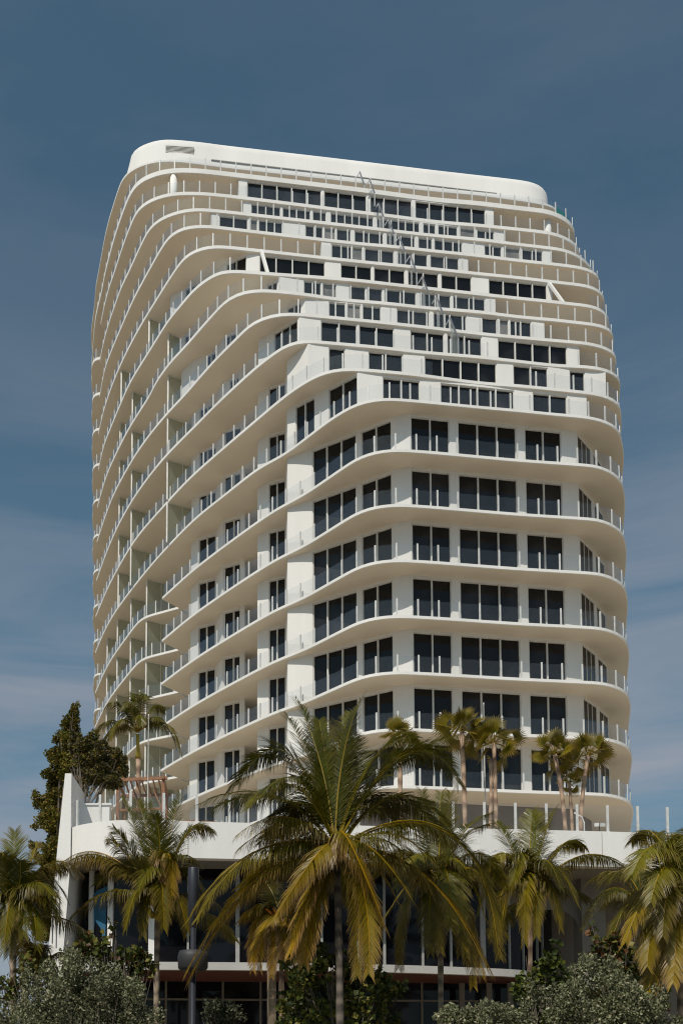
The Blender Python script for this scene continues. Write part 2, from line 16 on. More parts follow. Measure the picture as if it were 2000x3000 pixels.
# ---------------------------------------------------------------- helpers
class MB:
    def __init__(s): s.v=[];s.f=[];s.m=[];s.c=[]
    def add(s,vs,fs,mi=0,col=None):
        o=len(s.v); s.v.extend(vs); s.f.extend([tuple(i+o for i in f) for f in fs]); s.m.extend([mi]*len(fs))
        if col is not None: s.c.extend([col]*len(vs) if isinstance(col,tuple) else col)
    def box(s,c,d,mi=0,rz=0.0):
        x,y,z=c; a,b,h=d[0]/2,d[1]/2,d[2]/2; cs,sn=math.cos(rz),math.sin(rz)
        vs=[(x+cs*i*a-sn*j*b,y+sn*i*a+cs*j*b,z+k*h) for k in(-1,1) for i,j in((-1,-1),(1,-1),(1,1),(-1,1))]
        s.add(vs,[(0,3,2,1),(4,5,6,7),(0,1,5,4),(1,2,6,5),(2,3,7,6),(3,0,4,7)],mi)
    def plan_prism(s,pl,z0,z1,mi=0):          # convex quad / polygon in plan
        n=len(pl); vs=[(p[0],p[1],z0) for p in pl]+[(p[0],p[1],z1) for p in pl]
        s.add(vs,[tuple(range(n-1,-1,-1)),tuple(range(n,2*n))]+[(i,(i+1)%n,n+(i+1)%n,n+i) for i in range(n)],mi)
    def bar(s,p,q,w,h=None,mi=0,n=4,col=None):
        h=h or w; p=Vector(p);q=Vector(q); d=(q-p)
        if d.length<1e-6: return
        d.normalize(); u=d.cross(Vector((0,0,1)))
        if u.length<1e-3: u=Vector((1,0,0))
        u.normalize(); w2=u.cross(d)
        ring=[(math.cos(PI/n+2*PI*i/n),math.sin(PI/n+2*PI*i/n)) for i in range(n)]
        k=1/math.cos(PI/n)/2
        vs=[tuple(b+u*(a[0]*w*k)+w2*(a[1]*h*k)) for b in(p,q) for a in ring]
        s.add(vs,[tuple(range(n))[::-1],tuple(range(n,2*n))]+[(i,(i+1)%n,n+(i+1)%n,n+i) for i in range(n)],mi,col)
    def tube(s,pts,rad,n=8,mi=0,col=None,cap=True):
        m=len(pts); vs=[];cl=[]
        for i,p in enumerate(pts):
            p=Vector(p); d=Vector(pts[min(i+1,m-1)])-Vector(pts[max(i-1,0)]); d.normalize()
            u=d.cross(Vector((0.31,0.95,0.05))); u.normalize(); w=u.cross(d); rr=rad[i] if isinstance(rad,(list,tuple)) else rad
            for k in range(n):
                a=2*PI*k/n; vs.append(tuple(p+u*(rr*math.cos(a))+w*(rr*math.sin(a))))
            if col is not None: cl.extend([col[i] if isinstance(col,list) else col]*n)
        fs=[(i*n+k,i*n+(k+1)%n,(i+1)*n+(k+1)%n,(i+1)*n+k) for i in range(m-1) for k in range(n)]
        if cap: fs+= [tuple(range(n))[::-1],tuple((m-1)*n+k for k in range(n))]
        s.add(vs,fs,mi,cl if col is not None else None)
    def lathe(s,c,prof,n=16,mi=0):
        vs=[];m=len(prof)
        for r,z in prof:
            for k in range(n): a=2*PI*k/n; vs.append((c[0]+r*math.cos(a),c[1]+r*math.sin(a),c[2]+z))
        s.add(vs,[(i*n+k,i*n+(k+1)%n,(i+1)*n+(k+1)%n,(i+1)*n+k) for i in range(m-1) for k in range(n)]+[tuple(range(n))[::-1],tuple((m-1)*n+k for k in range(n))],mi)
    def build(s,name,mats,parent=None,smooth=False,origin=None):
        me=bpy.data.meshes.new(name)
        if not isinstance(mats,(list,tuple)): mats=[mats]
        o0=origin or (0,0,0)
        v=[(a-o0[0],b-o0[1],c-o0[2]) for a,b,c in s.v] if origin else s.v
        me.from_pydata(v,[],s.f)
        for m in mats: me.materials.append(m)
        if len(mats)>1: me.polygons.foreach_set('material_index',s.m)
        if s.c:
            at=me.color_attributes.new('Col','FLOAT_COLOR','POINT'); fl=[]
            for c in s.c: fl.extend((c[0],c[1],c[2],1.0))
            at.data.foreach_set('color',fl)
        if smooth: me.polygons.foreach_set('use_smooth',[True]*len(me.polygons))
        me.update()
        o=bpy.data.objects.new(name,me); C.objects.link(o)
        if parent is not None:
            o.parent=parent; o.location=Vector(o0)-parent.location if origin else -parent.location
        elif origin: o.location=o0
        return o
def tag(o,label=None,cat=None,group=None,kind=None):
    if label: o['label']=label
    if cat: o['category']=cat
    if group: o['group']=group
    if kind: o['kind']=kind
    return o
def thing(name,label,cat,loc=(0,0,0),group=None):
    o=bpy.data.objects.new(name,None); o.empty_display_size=.3; C.objects.link(o); o.location=loc
    return tag(o,label,cat,group)
def cr(pts,step=.45):                          # Catmull-Rom resample in plan
    P=[pts[0]]+list(pts)+[pts[-1]]; out=[]
    for i in range(1,len(P)-2):
        a,b,c,d=P[i-1],P[i],P[i+1],P[i+2]
        L=math.dist(b,c); n=max(1,int(L/step))
        for k in range(n):
            t=k/n
            out.append(tuple(.5*((2*b[j])+(-a[j]+c[j])*t+(2*a[j]-5*b[j]+4*c[j]-d[j])*t*t+(-a[j]+3*b[j]-3*c[j]+d[j])*t**3) for j in range(len(b))))
    out.append(pts[-1]); return out
def relax(p,n=3):
    for _ in range(n):
        p=[p[0]]+[tuple((p[i-1][j]+2*p[i][j]+p[i+1][j])/4 for j in range(2)) for i in range(1,len(p)-1)]+[p[-1]]
    return p
def nrm(a,b):                                  # outward normal of a left-to-right edge
    dx,dy=b[0]-a[0],b[1]-a[1]; L=math.hypot(dx,dy) or 1
    return (dy/L,-dx/L)
def offset(pl,d):                              # positive d: outward
    out=[]
    for i,p in enumerate(pl):
        a=pl[max(i-1,0)];b=pl[min(i+1,len(pl)-1)]; n=nrm(a,b); out.append((p[0]+n[0]*d,p[1]+n[1]*d))
    return out
def walk(pl,s0,step):                          # points every 'step' along a polyline with direction
    out=[];acc=s0
    for a,b in zip(pl,pl[1:]):
        L=math.dist(a,b)
        while acc<=L:
            t=acc/L; out.append(((a[0]+(b[0]-a[0])*t,a[1]+(b[1]-a[1])*t),math.atan2(b[1]-a[1],b[0]-a[0]))); acc+=step
        acc-=L
    return out
# ---------------------------------------------------------------- materials
def mat(name): 
    m=bpy.data.materials.new(name); m.use_nodes=True; nt=m.node_tree; b=nt.nodes['Principled BSDF']; return m,nt,b
def N(nt,t,**k):
    n=nt.nodes.new(t)
    for a,v in k.items(): setattr(n,a,v)
    return n
def ramp(nt,fac,stops):
    r=N(nt,'ShaderNodeValToRGB'); e=r.color_ramp.elements
    while len(e)<len(stops): e.new(.5)
    for el,(p,c) in zip(e,stops): el.position=min(1,p); el.color=(*c,1)
    nt.links.new(fac,r.inputs[0]); return r.outputs[0]
def noise(nt,scale,detail=4,co='Object',stretch=None,rough=.55):
    tc=N(nt,'ShaderNodeTexCoord'); n=N(nt,'ShaderNodeTexNoise'); n.inputs['Scale'].default_value=scale; n.inputs['Detail'].default_value=detail; n.inputs['Roughness'].default_value=rough
    src=tc.outputs[co]
    if stretch:
        mp=N(nt,'ShaderNodeMapping'); mp.inputs['Scale'].default_value=stretch; nt.links.new(src,mp.inputs[0]); src=mp.outputs[0]
    nt.links.new(src,n.inputs['Vector']); return n.outputs['Fac']
def bump(nt,b,h,st,dist=.02):
    bp=N(nt,'ShaderNodeBump'); bp.inputs['Strength'].default_value=st; bp.inputs['Distance'].default_value=dist
    nt.links.new(h,bp.inputs['Height']); nt.links.new(bp.outputs[0],b.inputs['Normal'])
def stucco(name,lo,hi,rough=.8,sc=.35,streak=(1,1,.12),bs=.15):
    m,nt,b=mat(name); f=noise(nt,sc,5,stretch=streak); f2=noise(nt,9,4)
    mx=N(nt,'ShaderNodeMath',operation='MULTIPLY_ADD'); mx.inputs[1].default_value=.25; nt.links.new(f2,mx.inputs[0])
    s=N(nt,'ShaderNodeMath',operation='MULTIPLY'); s.inputs[1].default_value=.75; nt.links.new(f,s.inputs[0]); nt.links.new(s.outputs[0],mx.inputs[2])
    nt.links.new(ramp(nt,mx.outputs[0],[(.3,lo),(.62,hi)]),b.inputs['Base Color']); b.inputs['Roughness'].default_value=rough
    bump(nt,b,f2,bs); return m
def plain(name,col,rough=.5,metal=0,var=.12,sc=3):
    m,nt,b=mat(name); f=noise(nt,sc,3); lo=tuple(c*(1-var) for c in col); hi=tuple(min(1,c*(1+var)) for c in col)
    nt.links.new(ramp(nt,f,[(.3,lo),(.7,hi)]),b.inputs['Base Color']); b.inputs['Roughness'].default_value=rough; b.inputs['Metallic'].default_value=metal; return m
M={}
M['white']=stucco('white_stucco',(.72,.70,.665),(.82,.805,.775))
M['band']=stucco('white_podium_render',(.72,.70,.67),(.81,.795,.77),sc=.5,streak=(1.5,1.5,.08))
M['soffit']=stucco('tan_soffit_plaster',(.72,.635,.525),(.79,.705,.595),.85,.22,(1,1,1),.1)
M['deck']=stucco('limestone_paving',(.46,.40,.32),(.56,.50,.405),.75,1.2,(1,1,1))
M['frame']=plain('white_aluminium',(.70,.68,.64),.4)
M['post']=plain('brushed_rail_post',(.60,.60,.585),.5,0)
M['steel']=plain('galvanised_steel',(.33,.33,.34),.4,.8)
M['dark']=plain('dark_recess',(.03,.03,.032),.6)
M['pole']=plain('dark_blue_painted_metal',(.032,.034,.044),.4,.2)
M['timber']=plain('orange_teak',(.27,.125,.06),.6,0,.3,6)
M['postwood']=stucco('weathered_post_wood',(.30,.22,.15),(.42,.32,.22),.8,2,(6,6,.35),.3)
M['maroon']=stucco('red_brown_soffit_boards',(.10,.034,.026),(.15,.052,.04),.6,1,(1,6,1),.1)
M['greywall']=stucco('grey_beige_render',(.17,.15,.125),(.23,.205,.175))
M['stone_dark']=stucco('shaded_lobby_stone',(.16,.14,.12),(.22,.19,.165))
M['teal']=plain('teal_tarpaulin',(.01,.17,.15),.5)
M['bluereflection']=plain('blue_glass_reflection',(.02,.12,.22),.7)  # colour of a blue reflection in the podium glass
M['cushion']=plain('white_cushion',(.72,.70,.67),.8)
def glass_dark(name,col,spec=.5,ro=.04,var=1.0):
    m,nt,b=mat(name); oi=N(nt,'ShaderNodeObjectInfo')
    tc=N(nt,'ShaderNodeTexCoord'); wn=N(nt,'ShaderNodeTexNoise'); wn.inputs['Scale'].default_value=.55; wn.inputs['Detail'].default_value=2; nt.links.new(tc.outputs['Object'],wn.inputs['Vector'])
    ad=N(nt,'ShaderNodeMath',operation='MULTIPLY_ADD'); ad.inputs[1].default_value=.5; nt.links.new(oi.outputs['Random'],ad.inputs[0]); nt.links.new(wn.outputs['Fac'],ad.inputs[2])
    nt.links.new(ramp(nt,ad.outputs[0],[(.35,tuple(c*.55 for c in col)),(.75,col),(1.05,tuple(c*2.6+.006*var for c in col))]),b.inputs['Base Color'])
    b.inputs['Roughness'].default_value=ro; b.inputs['IOR'].default_value=1.5; b.inputs['Specular IOR Level'].default_value=spec
    return m
M['glass']=glass_dark('dark_window_glass',(.010,.010,.011),.3)
M['glass_blue']=glass_dark('lobby_glass',(.008,.008,.011),.22)
M['curtain_or_reflection']=plain('window_with_blind',(.20,.19,.175),.35,0,.35,.8)
def clear(name,tint,refl,veil,vc):
    m,nt,b=mat(name); out=nt.nodes['Material Output']; nt.nodes.remove(b)
    tr=N(nt,'ShaderNodeBsdfTransparent'); tr.inputs[0].default_value=(*tint,1)
    gl=N(nt,'ShaderNodeBsdfGlossy'); gl.inputs['Roughness'].default_value=.03; gl.inputs[0].default_value=(.9,.95,1,1)
    df=N(nt,'ShaderNodeBsdfTranslucent'); df.inputs[0].default_value=(*vc,1)
    d2=N(nt,'ShaderNodeBsdfDiffuse'); d2.inputs[0].default_value=(*vc,1)
    dm=N(nt,'ShaderNodeMixShader'); dm.inputs[0].default_value=.5; nt.links.new(df.outputs[0],dm.inputs[1]); nt.links.new(d2.outputs[0],dm.inputs[2])
    lw=N(nt,'ShaderNodeLayerWeight'); lw.inputs[0].default_value=.5; fr=N(nt,'ShaderNodeMath',operation='POWER'); fr.inputs[1].default_value=2.7; nt.links.new(lw.outputs['Facing'],fr.inputs[0])
    ml=N(nt,'ShaderNodeMath',operation='MULTIPLY_ADD'); ml.inputs[1].default_value=refl; ml.inputs[2].default_value=.03; nt.links.new(fr.outputs[0],ml.inputs[0])
    a=N(nt,'ShaderNodeMixShader'); nt.links.new(ml.outputs[0],a.inputs[0]); nt.links.new(tr.outputs[0],a.inputs[1]); nt.links.new(gl.outputs[0],a.inputs[2])
    c=N(nt,'ShaderNodeMixShader'); c.inputs[0].default_value=veil; nt.links.new(a.outputs[0],c.inputs[1]); nt.links.new(dm.outputs[0],c.inputs[2])
    nt.links.new(c.outputs[0],out.inputs[0]); return m
M['rail']=clear('railing_glass',(.955,.965,.97),.8,.035,(.62,.70,.78))
M['fin']=clear('greenish_divider_glass',(.62,.68,.62),.6,.40,(.42,.45,.38))
M['screen']=clear('frosted_screen_glass',(.8,.85,.82),.6,.35,(.6,.64,.6)); M['screen_clear']=clear('clear_screen_glass',(.95,.96,.96),.6,.02,(.6,.64,.6))
def leafmat(name,rough=.42,trans=.22,spec=.45,var=.35):
    m,nt,b=mat(name); out=nt.nodes['Material Output']
    at=N(nt,'ShaderNodeVertexColor',layer_name='Col'); oi=N(nt,'ShaderNodeObjectInfo')
    n=noise(nt,1.3,3); ad=N(nt,'ShaderNodeMath',operation='ADD'); nt.links.new(n,ad.inputs[0]); 
    ml=N(nt,'ShaderNodeMath',operation='MULTIPLY'); ml.inputs[1].default_value=.25; nt.links.new(oi.outputs['Random'],ml.inputs[0]); nt.links.new(ml.outputs[0],ad.inputs[1])
    mr=N(nt,'ShaderNodeMapRange'); mr.inputs[1].default_value=.3; mr.inputs[2].default_value=1.0; mr.inputs[3].default_value=1-var; mr.inputs[4].default_value=1+var; nt.links.new(ad.outputs[0],mr.inputs[0])
    mx=N(nt,'ShaderNodeVectorMath',operation='SCALE'); nt.links.new(at.outputs[0],mx.inputs[0]); nt.links.new(mr.outputs[0],mx.inputs['Scale'])
    nt.links.new(mx.outputs[0],b.inputs['Base Color']); b.inputs['Roughness'].default_value=rough; b.inputs['Specular IOR Level'].default_value=spec
    tl=N(nt,'ShaderNodeBsdfTranslucent'); nt.links.new(mx.outputs[0],tl.inputs[0])
    ms=N(nt,'ShaderNodeMixShader'); ms.inputs[0].default_value=trans; nt.links.new(b.outputs[0],ms.inputs[1]); nt.links.new(tl.outputs[0],ms.inputs[2]); nt.links.new(ms.outputs[0],out.inputs[0])
    return m
M['frond']=leafmat('palm_leaflets',.4,.25,.32)
M['leaf']=leafmat('broad_leaves',.5,.2,.25)
M['silver']=leafmat('silvery_leaves',.6,.12,.2,.25)
def barkmat(name,lo,hi,ring=14):
    m,nt,b=mat(name); tc=N(nt,'ShaderNodeTexCoord'); sp=N(nt,'ShaderNodeSeparateXYZ'); nt.links.new(tc.outputs['Object'],sp.inputs[0])
    n=noise(nt,3,4); 
    ma=N(nt,'ShaderNodeMath',operation='MULTIPLY_ADD'); ma.inputs[1].default_value=ring; nt.links.new(sp.outputs[2],ma.inputs[0])
    n3=N(nt,'ShaderNodeMath',operation='MULTIPLY'); n3.inputs[1].default_value=5; nt.links.new(n,n3.inputs[0]); nt.links.new(n3.outputs[0],ma.inputs[2])
    si=N(nt,'ShaderNodeMath',operation='SINE'); nt.links.new(ma.outputs[0],si.inputs[0])
    h=N(nt,'ShaderNodeMath',operation='MULTIPLY_ADD'); h.inputs[1].default_value=.28; nt.links.new(si.outputs[0],h.inputs[0]); nt.links.new(n,h.inputs[2])
    nt.links.new(ramp(nt,h.outputs[0],[(.15,lo),(.75,hi)]),b.inputs['Base Color']); b.inputs['Roughness'].default_value=.85; bump(nt,b,h.outputs[0],.5,.03); return m
M['bark']=barkmat('ringed_palm_bark',(.13,.10,.075),(.36,.28,.20))
M['bark_dark']=barkmat('dark_palm_bark',(.05,.042,.035),(.17,.14,.11))
M['bark_tan']=barkmat('fibrous_tan_bark',(.20,.13,.09),(.46,.32,.22),9)
M['twig']=plain('grey_branch_bark',(.16,.13,.10),.85)
M['coconut']=plain('yellow_coconut_husk',(.45,.33,.04),.5)
M['sand']=stucco('sandy_ground',(.22,.185,.13),(.30,.255,.18),.9,.4,(1,1,1),.3)
M['asphalt']=stucco('road_asphalt',(.04,.04,.042),(.065,.063,.06),.85,1,(1,1,1),.3)
M['sill']=stucco('shade_greyed_sill',(.42,.41,.39),(.52,.505,.48))  # white sill greyed: shade on its right part put into the colour
M['mull']=plain('shade_greyed_mullion',(.34,.335,.32),.5)  # white mullions greyed to carry the shade under the podium
M['kerb']=stucco('kerb_concrete',(.34,.32,.30),(.42,.40,.37))
# ---------------------------------------------------------------- ground
g=MB(); g.add([(-900,-60,GZ),(900,-60,GZ),(900,3000,GZ),(-900,3000,GZ)],[(0,1,2,3)]); tag(g.build('ground',M['sand']),kind='structure')
g=MB(); g.add([(-300,4,GZ+.004),(300,4,GZ+.004),(300,18,GZ+.004),(-300,18,GZ+.004)],[(0,1,2,3)]); tag(g.build('road',M['asphalt']),kind='structure')
g=MB(); g.box((0,19.6,GZ+.06),(600,3.2,.12)); tag(g.build('pavement',M['kerb']),kind='structure')
# ---------------------------------------------------------------- tower
tower=thing('apartment_tower','tall white curved apartment tower with stepped terraces above a white podium','building',(6,70,GZ))
def lobe(k):
    L=94.2+(21.22-k)*.36
    return [(-17,L+16),(-18.9,L+14),(-18.35,L+4.8),(-17.95,L+2.3),(-17.62,L+.6),(-17.3,L),(-16.9,L-.12),(-16.3,L-.05),(-15.5,L+.3),(-14.9,L+.3)]
def full_edge(key,k):
    e=[tuple(p) for p in EDGE[key]]
    body=relax(cr(e,.4),4)
    if key in('U10','U11','low_near'): return body
    tip=body[0]; L=lobe(k)
    notch=[(tip[0]+.75,min(tip[1]+1.3,L[-1][1]-.8))]
    return relax(cr(L[:-1],.35),2)+[L[-1]]+notch+body
def slab(edge,z,th,lip,parent,close):
    poly=list(edge)+close; bm=bmesh.new(); n=len(edge)
    # profile: top edge, fascia, bevelled drip, soffit rising slightly inwards
    inn=offset(edge,-.05)
    rings=[[(p[0],p[1],z) for p in poly],[(p[0],p[1],z-th+.03) for p in poly],[(p[0],p[1],z-th) for p in inn+close]]
    vs=[[bm.verts.new(v) for v in r_] for r_ in rings]; m=len(poly)
    for a,b in((0,1),(1,2)):
        for i in range(m):
            j=(i+1)%m
            try: bm.faces.new((vs[a][i],vs[b][i],vs[b][j],vs[a][j])).material_index=0
            except ValueError: pass
    ft=bm.faces.new(vs[0]); ft.material_index=2
    fb=bm.faces.new(vs[2][::-1]); fb.material_index=1
    bmesh.ops.recalc_face_normals(bm,faces=bm.faces)
    bmesh.ops.triangulate(bm,faces=[ft,fb])
    me=bpy.data.meshes.new('balcony_slab'); bm.to_mesh(me); bm.free()
    for mm in(M['white'],M['soffit'],M['deck']): me.materials.append(mm)
    o=bpy.data.objects.new('balcony_slab',me); C.objects.link(o); o.parent=parent; o.location=-parent.location
    return o
CLOSE=[(24,108),(10,110),(-6,111)]
posts=[]          # (distance, floor railing object, point, angle, height)
def railing(edge,z,gaps=(),lo=None,hi=None,step=1.24,h=1.06):
    ln=offset(edge,-.14); 
    pts=walk(ln,.5,step); keep=[]
    for (p,a) in pts:
        if p[1]>104: continue
        if lo is not None and p[0]<lo: continue
        if any(g0<p[0]<g1 and p[1]<82 for g0,g1 in gaps): keep.append(None); continue
        keep.append((p,a))
    # glass follows the edge between posts; every unbroken run is a railing of its own
    runs=[[]]
    for p in ln:
        if p[1]>104 or any(g0<p[0]<g1 and p[1]<82 for g0,g1 in gaps): runs.append([])
        else: runs[-1].append(p)
    objs=[]
    for run in runs:
        if len(run)<2: continue
        gl=MB(); n=len(run); vs=[(p[0],p[1],z+.06) for p in run]+[(p[0],p[1],z+h-.08) for p in run]
        gl.add(vs,[(i,i+1,n+i+1,n+i) for i in range(n-1)]); objs.append((run,gl.build('glass_railing',M['rail'],tower)))
    for k in keep:
        if k: posts.append((math.hypot(k[0][0],k[0][1]),min(objs,key=lambda o:min(math.dist(k[0],q) for q in o[0]))[1],k[0],k[1],z,h))
wins=[]
def wall_floor(key,z0,z1,header=.14):
    pl,ws=WALLS[key]; wb=MB(); T=.34
    cum=[0]
    for a,b in zip(pl,pl[1:]): cum.append(cum[-1]+math.dist(a,b))
    def s_of(p):
        best=None
        for i,(a,b) in enumerate(zip(pl,pl[1:])):
            L=math.dist(a,b); t=max(0,min(1,((p[0]-a[0])*(b[0]-a[0])+(p[1]-a[1])*(b[1]-a[1]))/L/L))
            d=math.dist(p,(a[0]+(b[0]-a[0])*t,a[1]+(b[1]-a[1])*t))
            if best is None or d<best[0]: best=(d,cum[i]+t*L)
        return best[1]
    iv=sorted((s_of(a),s_of(b),k,kd) for a,b,k,kd in ws)
    iv=[w for w in iv if w[1]-w[0]>.25]
    def sub(s0,s1):
        out=[];eps=.01
        for i,(a,b) in enumerate(zip(pl,pl[1:])):
            u,v=max(s0,cum[i]),min(s1,cum[i+1])
            if v-u>eps:
                L=cum[i+1]-cum[i]; f=lambda s:(a[0]+(b[0]-a[0])*(s-cum[i])/L,a[1]+(b[1]-a[1])*(s-cum[i])/L)
                out.append((f(u),f(v)))
        return out
    pos=0
    for w in iv+[(cum[-1],cum[-1],0,0)]:
        if w[0]-pos>.02:
            for p,q in sub(pos,w[0]):
                n=nrm(p,q); wb.plan_prism([p,q,(q[0]-n[0]*T,q[1]-n[1]*T),(p[0]-n[0]*T,p[1]-n[1]*T)],z0,z1)
        pos=max(pos,w[1])
    for s0,s1,k,kd in iv:
        for p,q in sub(s0,s1):
            n=nrm(p,q); 
            i_=lambda d,e:(p[0]+(q[0]-p[0])*e-n[0]*d,p[1]+(q[1]-p[1])*e-n[1]*d)
            wb.plan_prism([i_(.012,0),i_(.012,1),i_(T,1),i_(T,0)],z1-header-.1,z1)
            wins.append((p,q,k,kd,z0,z1-header-.1))
    return wb.build('wall',M['white'],tower)
names=['S7','S6','S5','S4','S3','S2','S1','S0']+['U%d'%i for i in range(1,12)]
TH={n:.2 for n in names}; TH.update(U9=.30,U10=.42,U8=.28,U7=.27,U6=.26,U5=.26,U4=.25,U3=.24,U2=.23,U1=.22,U11=.2)
GAP={'U5':[(-2.6,23.2)],'U2':[(14.1,20.0)],'U1':[(9.9,15.9)]}
for n in names:
    k=round(LEVEL[n]/3.35,2); z=LEVEL[n]
    if n in('S1','S2','S3','S4','S5','S6','S7'):
        e=full_edge('low_near',k); 
        slab(e,z,TH[n],0,tower,[(24,104),(4,104),(-2,84),(-5.0,79.5)])
        railing([p for p in e],z)
        e2=full_edge('low_far',k)
        slab(e2,z-.012,TH[n],0,tower,[(-5.6,79.6),(-3.2,84.2),(2,104.5),(-6,111)])
        railing(e2,z-.012)
    else:
        e=full_edge(n,k); slab(e,z,TH[n],0,tower,CLOSE)
        if n!='U11': railing(e,z,GAP.get(n,()))
# walls storey by storey
for a,b in zip(names,names[1:]):
    key='low' if a in('S1','S2','S3','S4','S5','S6','S7') else a
    if a=='U10': continue
    wall_floor(key,LEVEL[a]-.01,LEVEL[b]-TH[b]+.015,.05 if key in('low','S0') else -.02)
# storeys below the lowest balcony, standing on the terrace
pl=offset([tuple(p) for p in WALLS['low'][0]],-1.2); wb=MB(); gb=MB()
for p,q in zip(pl,pl[1:]):
    n=nrm(p,q); T=.4; wb.plan_prism([p,q,(q[0]-n[0]*T,q[1]-n[1]*T),(p[0]-n[0]*T,p[1]-n[1]*T)],TZ-.3,LEVEL['S7']-.19)
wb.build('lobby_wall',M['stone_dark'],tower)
# penthouse wall under the crown
wb=MB()
for p,q in zip([(-14.5,104),(-13.4,96),(-9.4,86.2),(-6.5,84.6),(20,88.2),(22,90),(23.5,96)],[(-13.4,96),(-9.4,86.2),(-6.5,84.6),(20,88.2),(22,90),(23.5,96),(23.5,106)]):
    n=nrm(p,q); wb.plan_prism([p,q,(q[0]-n[0]*.4,q[1]-n[1]*.4),(p[0]-n[0]*.4,p[1]-n[1]*.4)],LEVEL['U10']-.05,LEVEL['U11']-.19)
wb.build('penthouse_wall',M['white'],tower)
# windows: biggest 100 individually
wins.sort(key=lambda w:-(math.dist(w[0],w[1])*1.0/max(60,math.hypot((w[0][0]+w[1][0])/2,(w[0][1]+w[1][1])/2))**2))
def window_mesh(w,gm,fm):
    p,q,k,kd,z0,z1=w; n=nrm(p,q); L=math.dist(p,q); z0+=.02
    P=lambda e,d:(p[0]+(q[0]-p[0])*e-n[0]*d,p[1]+(q[1]-p[1])*e-n[1]*d)
    m_=((p[0]+q[0])/2,(p[1]+q[1])/2); ob=-(n[0]*m_[0]+n[1]*m_[1])/math.hypot(*m_)<.62; rc=.05 if ob else .16
    a,b=P(0,rc),P(1,rc)
    gm.add([(*a,z0),(*b,z0),(*b,z1),(*a,z1)],[(0,1,2,3)],kd)
    fw=.055
    def vb(e0,e1,d0=.05,d1=.15):
        if ob: d0,d1=.0,.045
        fm.plan_prism([P(e0,d0),P(e1,d0),P(e1,d1),P(e0,d1)],z0,z1)
    vb(0,fw/L); vb(1-fw/L,1)
    hw=.022 if ob else .045
    for i in range(1,k): vb(i/k-hw/L,i/k+hw/L,.03)
    e0,e1=fw/L,1-fw/L
    fm.plan_prism([P(e0,.01 if ob else .07),P(e1,.01 if ob else .07),P(e1,rc-.01),P(e0,rc-.01)],z1-.06,z1-.002); fm.plan_prism([P(e0,.01 if ob else .07),P(e1,.01 if ob else .07),P(e1,rc-.01),P(e0,rc-.01)],z0,z0+.09)
for w in wins[:100]:
    gm,fm=MB(),MB(); window_mesh(w,gm,fm); o=gm.build('window',[M['glass'],M['curtain_or_reflection']],tower,origin=(*w[0],w[4]))
    f=fm.build('frame',M['frame'],None); f.parent=o; f.location=-Vector((*w[0],w[4]))
gm,fm=MB(),MB()
for w in wins[100:]: window_mesh(w,gm,fm)
if gm.v:
    o=gm.build('window',[M['glass'],M['curtain_or_reflection']],tower); tag(o,kind='stuff')
    f=fm.build('frame',M['frame'],None); f.parent=o
# railing posts: nearest 100 individually, the rest as one part
posts.sort(key=lambda p:p[0])
def post_mesh(mb,p,a,z,h): mb.box((p[0],p[1],z+h/2),(.095,.06,h),0,a)
for d,o,p,a,z,h in posts[:100]:
    mb=MB(); mb.box((0,0,h/2),(.095,.06,h)); mb.box((0,0,.03),(.16,.12,.03))
    b=mb.build('railing_post',M['post']); b.parent=o; b.location=Vector((p[0],p[1],z))-o.location-tower.location+tower.location; b.rotation_euler[2]=a
    b.location=Vector((p[0],p[1],z))
mb=MB()
for d,o,p,a,z,h in posts[100:]: post_mesh(mb,p,a,z,h)
tag(mb.build('railing_post',M['post'],tower),kind='stuff')
# glass dividers on the left balconies
def divider(p,n,z,zt,ln=2.7):
    d=math.hypot(*n); n=(n[0]/d,n[1]/d); a=(p[0]+n[0]*.25,p[1]+n[1]*.25); b=(p[0]+n[0]*ln,p[1]+n[1]*ln); t=(-n[1]*.03,n[0]*.03)
    mb=MB(); mb.add([(*a,z+.03),(*b,z+.03),(*b,zt-.03),(*a,zt-.03)],[(0,1,2,3)]); o=mb.build('balcony_divider',M['fin'],tower)
    f=MB(); f.bar((*a,z),(*a,zt),.11,.11); 
    for e in(.5,1): 
        c=(a[0]+(b[0]-a[0])*e,a[1]+(b[1]-a[1])*e); f.bar((*c,z),(*c,zt),.035)
    f.bar((*a,zt-.03),(*b,zt-.03),.05); g=f.build('frame',M['frame']); g.parent=o
    return o
for n in names[:-2]:
    i=names.index(n); z=LEVEL[n]; zt=LEVEL[names[i+1]]-TH[names[i+1]]; k=LEVEL[n]/3.35
    if n[0]=='S' and n!='S0': L=[(-10.26,78.64),(-11.95,81.76),(-13.62,85.47),(-15.1,89.2)]
    elif n in('S0','U1','U2','U3','U4'): L=[(-8.15,73.5),(-11.75,80.0),(-13.35,83.9)]
    elif n=='U5': L=[(-9.96,76.2),(-13.0,82.0)]
    else: L=[]
    for p in L: divider(p,(.89,.45),z,zt)
